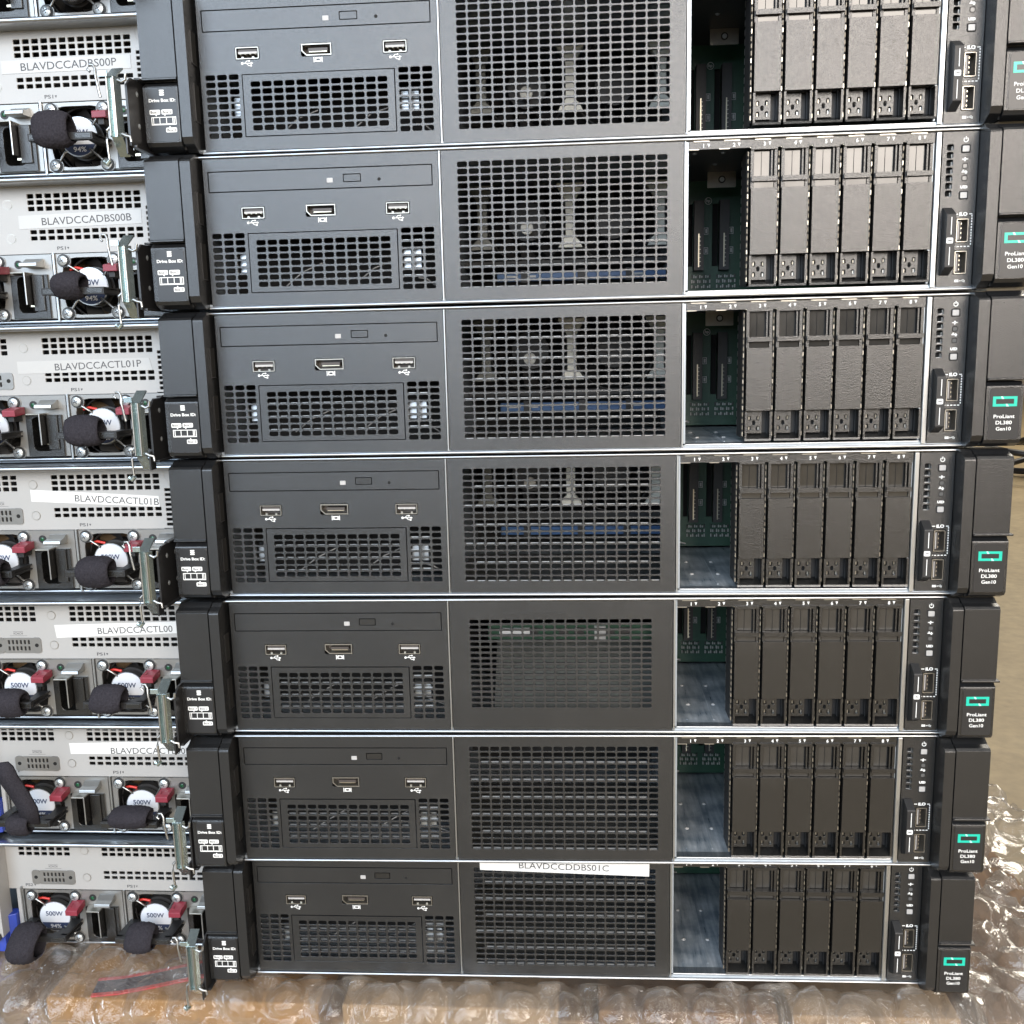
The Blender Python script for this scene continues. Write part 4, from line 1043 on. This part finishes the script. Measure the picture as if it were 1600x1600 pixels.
def film():
    m = bpy.data.materials.new('clear_bubble_film'); m.use_nodes = True; t = m.node_tree; N = t.nodes; L = t.links
    for n in list(N): N.remove(n)
    out = N.new('ShaderNodeOutputMaterial'); tr = N.new('ShaderNodeBsdfTransparent'); tr.inputs['Color'].default_value = (.98, .97, .96, 1)
    gl = N.new('ShaderNodeBsdfGlossy'); gl.inputs['Roughness'].default_value = .11; gl.inputs['Color'].default_value = (1, 1, 1, 1)
    df = N.new('ShaderNodeBsdfDiffuse'); df.inputs['Color'].default_value = (.60, .55, .49, 1)
    tl = N.new('ShaderNodeBsdfTranslucent'); tl.inputs['Color'].default_value = (.6, .57, .54, 1)
    m0 = N.new('ShaderNodeMixShader'); m0.inputs[0].default_value = .4; L.new(df.outputs[0], m0.inputs[1]); L.new(tl.outputs[0], m0.inputs[2])
    lw = N.new('ShaderNodeLayerWeight'); lw.inputs['Blend'].default_value = .42
    tc = N.new('ShaderNodeTexCoord'); n1 = N.new('ShaderNodeTexNoise'); n1.inputs['Scale'].default_value = 35; n1.inputs['Detail'].default_value = 7
    L.new(tc.outputs['Object'], n1.inputs['Vector'])
    mr = N.new('ShaderNodeMapRange'); mr.inputs['From Min'].default_value = .35; mr.inputs['From Max'].default_value = .75; mr.inputs['To Min'].default_value = .07; mr.inputs['To Max'].default_value = .30
    L.new(n1.outputs['Fac'], mr.inputs['Value'])
    ad = N.new('ShaderNodeMath'); ad.operation = 'ADD'; ad.use_clamp = True
    ml = N.new('ShaderNodeMath'); ml.operation = 'MULTIPLY'; ml.inputs[1].default_value = .30
    L.new(lw.outputs['Facing'], ml.inputs[0]); L.new(ml.outputs[0], ad.inputs[0]); L.new(mr.outputs['Result'], ad.inputs[1])
    m1 = N.new('ShaderNodeMixShader'); L.new(ad.outputs[0], m1.inputs[0]); L.new(tr.outputs[0], m1.inputs[1]); L.new(m0.outputs[0], m1.inputs[2])
    ml2 = N.new('ShaderNodeMath'); ml2.operation = 'MULTIPLY'; ml2.inputs[1].default_value = .22; L.new(lw.outputs['Fresnel'], ml2.inputs[0])
    a2 = N.new('ShaderNodeMath'); a2.operation = 'ADD'; a2.inputs[1].default_value = .02; L.new(ml2.outputs[0], a2.inputs[0])
    m2 = N.new('ShaderNodeMixShader'); L.new(a2.outputs[0], m2.inputs[0]); L.new(m1.outputs[0], m2.inputs[1]); L.new(gl.outputs[0], m2.inputs[2])
    nb = N.new('ShaderNodeTexNoise'); nb.inputs['Scale'].default_value = 160; nb.inputs['Detail'].default_value = 5; nb.inputs['Distortion'].default_value = 1.5
    L.new(tc.outputs['Object'], nb.inputs['Vector'])
    bp = N.new('ShaderNodeBump'); bp.inputs['Strength'].default_value = .65; bp.inputs['Distance'].default_value = .0014
    L.new(nb.outputs['Fac'], bp.inputs['Height']); L.new(bp.outputs['Normal'], gl.inputs['Normal'])
    L.new(m2.outputs[0], out.inputs['Surface'])
    return m
M_FILM = film()
from mathutils import noise as mn
def smooth(t): t = max(0, min(1, t)); return t * t * (3 - 2 * t)
def build_wrap():
    # cross-section along y: flat top from the back, rolling down over the pallet's front edge
    prof = []
    for i in range(187): prof.append((400 - 2.1 * i, 0.0))           # y from 400 to about 9
    y, z, a = prof[-1][0], 0.0, 0.0
    for i in range(56):
        a = min(math.radians(80), a + math.radians(6)); y -= 2.1 * math.cos(a); z -= 2.1 * math.sin(a); prof.append((y, z))
    sx = 2.1; nx = int((612 + 330) / sx)
    P = 31.0; rb = 14.4
    V = []; idx = {}
    ns = len(prof)
    for j, (py, pz) in enumerate(prof):
        s = j * 2.1
        j0 = max(0, j - 1); j1 = min(ns - 1, j + 1)
        ty, tz = prof[j1][0] - prof[j0][0], prof[j1][1] - prof[j0][1]; l = math.hypot(ty, tz); nyv, nzv = tz / l, -ty / l
        for i in range(nx + 1):
            x = -330 + i * sx
            # sag and crumple
            under = smooth((x + 320) / 40) * smooth((452 - x) / 22) * smooth((py - 10) / 14) if x > -20 else smooth((py - 50) / 14)
            free = 1 - under
            h = -3.5 + free * 2.0
            big = mn.noise(Vector((x * .011 + 3, s * .012, .5)))
            rid = 1 - abs(mn.noise(Vector((x * .028 + 9, s * .03 + 4, 1.5)))) * 2
            rid2 = 1 - abs(mn.noise(Vector((x * .07 + 2, s * .06, 7.5)))) * 2
            right = smooth((x - 440) / 40) * .7
            h += free * (big * (5 + 13 * right) + max(0, rid) ** 3 * (2.5 + 5.5 * right) + max(0, rid2) ** 4 * (1.0 + 1.5 * right)) + free * 5.0 * (1 - right)
            # hexagonal bubbles, slightly jittered and partly popped
            wx = x + 9 * mn.noise(Vector((x * .025, s * .025, 2))); ws = s + 9 * mn.noise(Vector((x * .025, s * .025, 12)))
            row = round(ws / (P * .866)); off = (P / 2 if row % 2 else 0)
            colm = round((wx - off) / P)
            d = math.hypot(wx - off - colm * P, ws - row * P * .866)
            pop = (math.sin(row * 12.9898 + colm * 78.233) * 43758.5453) % 1; rb = 11.5 + 3.4 * ((pop * 7.3) % 1)
            bh = (0 if pop < .12 else 5.2 + 2.2 * pop) * (.15 + .85 * free)
            if d < rb:
                q = 1 - (d / rb) ** 2
                h += bh * (q ** .3) + (mn.noise(Vector((x * .12, s * .12, 5))) * 1.2 * q)
            V.append((x + nyv * 0, py + nyv * h, -272.5 + pz + nzv * h))
    F = []
    W_ = nx + 1
    for j in range(ns - 1):
        for i in range(nx):
            x = -330 + i * sx; y = prof[j][0]
            # ragged right and rear edge
            ex = 604 + 9 * mn.noise(Vector((y * .02, 0, 3))) - max(0, 120 - y) * 0.0
            lim = 338 - max(0, (x - 604)) * 8 + 10 * mn.noise(Vector((x * .05, 8, 0)))
            if x > ex + 4 or y > lim: continue
            F.append((j * W_ + i, j * W_ + i + 1, (j + 1) * W_ + i + 1, (j + 1) * W_ + i))
    mb = MB(); mb.add(V, F, M_FILM, True)
    return mb.build('bubble_wrap')
bw = build_wrap(); tag(bw, 'clear bubble wrap sheet spread over the pallet beneath both stacks, crumpled at the right', 'bubble wrap')

# ------------------------------------------------------------------ cable tangle far behind
M_CABLE = mat('black_cable', (.015, .015, .016), .4)
mb = MB(); rnd = random.Random(5)
path_ = []
for c_ in range(9):
    cx, cy, rr = rnd.uniform(-110, 170), rnd.uniform(-90, 140), rnd.uniform(110, 230); tl_ = rnd.uniform(-.5, .5); tz = rnd.uniform(-.5, .8)
    path_ += ([(cx + rr * math.cos(t / 3.5), cy + rr * .7 * math.sin(t / 3.5), 22 + c_ * 17 + rr * .35 * (1 + math.sin(t / 3.5 + tz * 3)) * abs(tz)) for t in range(23)])
mb.tube(path_, 13, M_CABLE, 7)
cb = mb.build('cable_tangle', loc=(2130, 3400, -408)); tag(cb, 'tangle of black cable on the concrete floor far behind the right stack', 'cable')
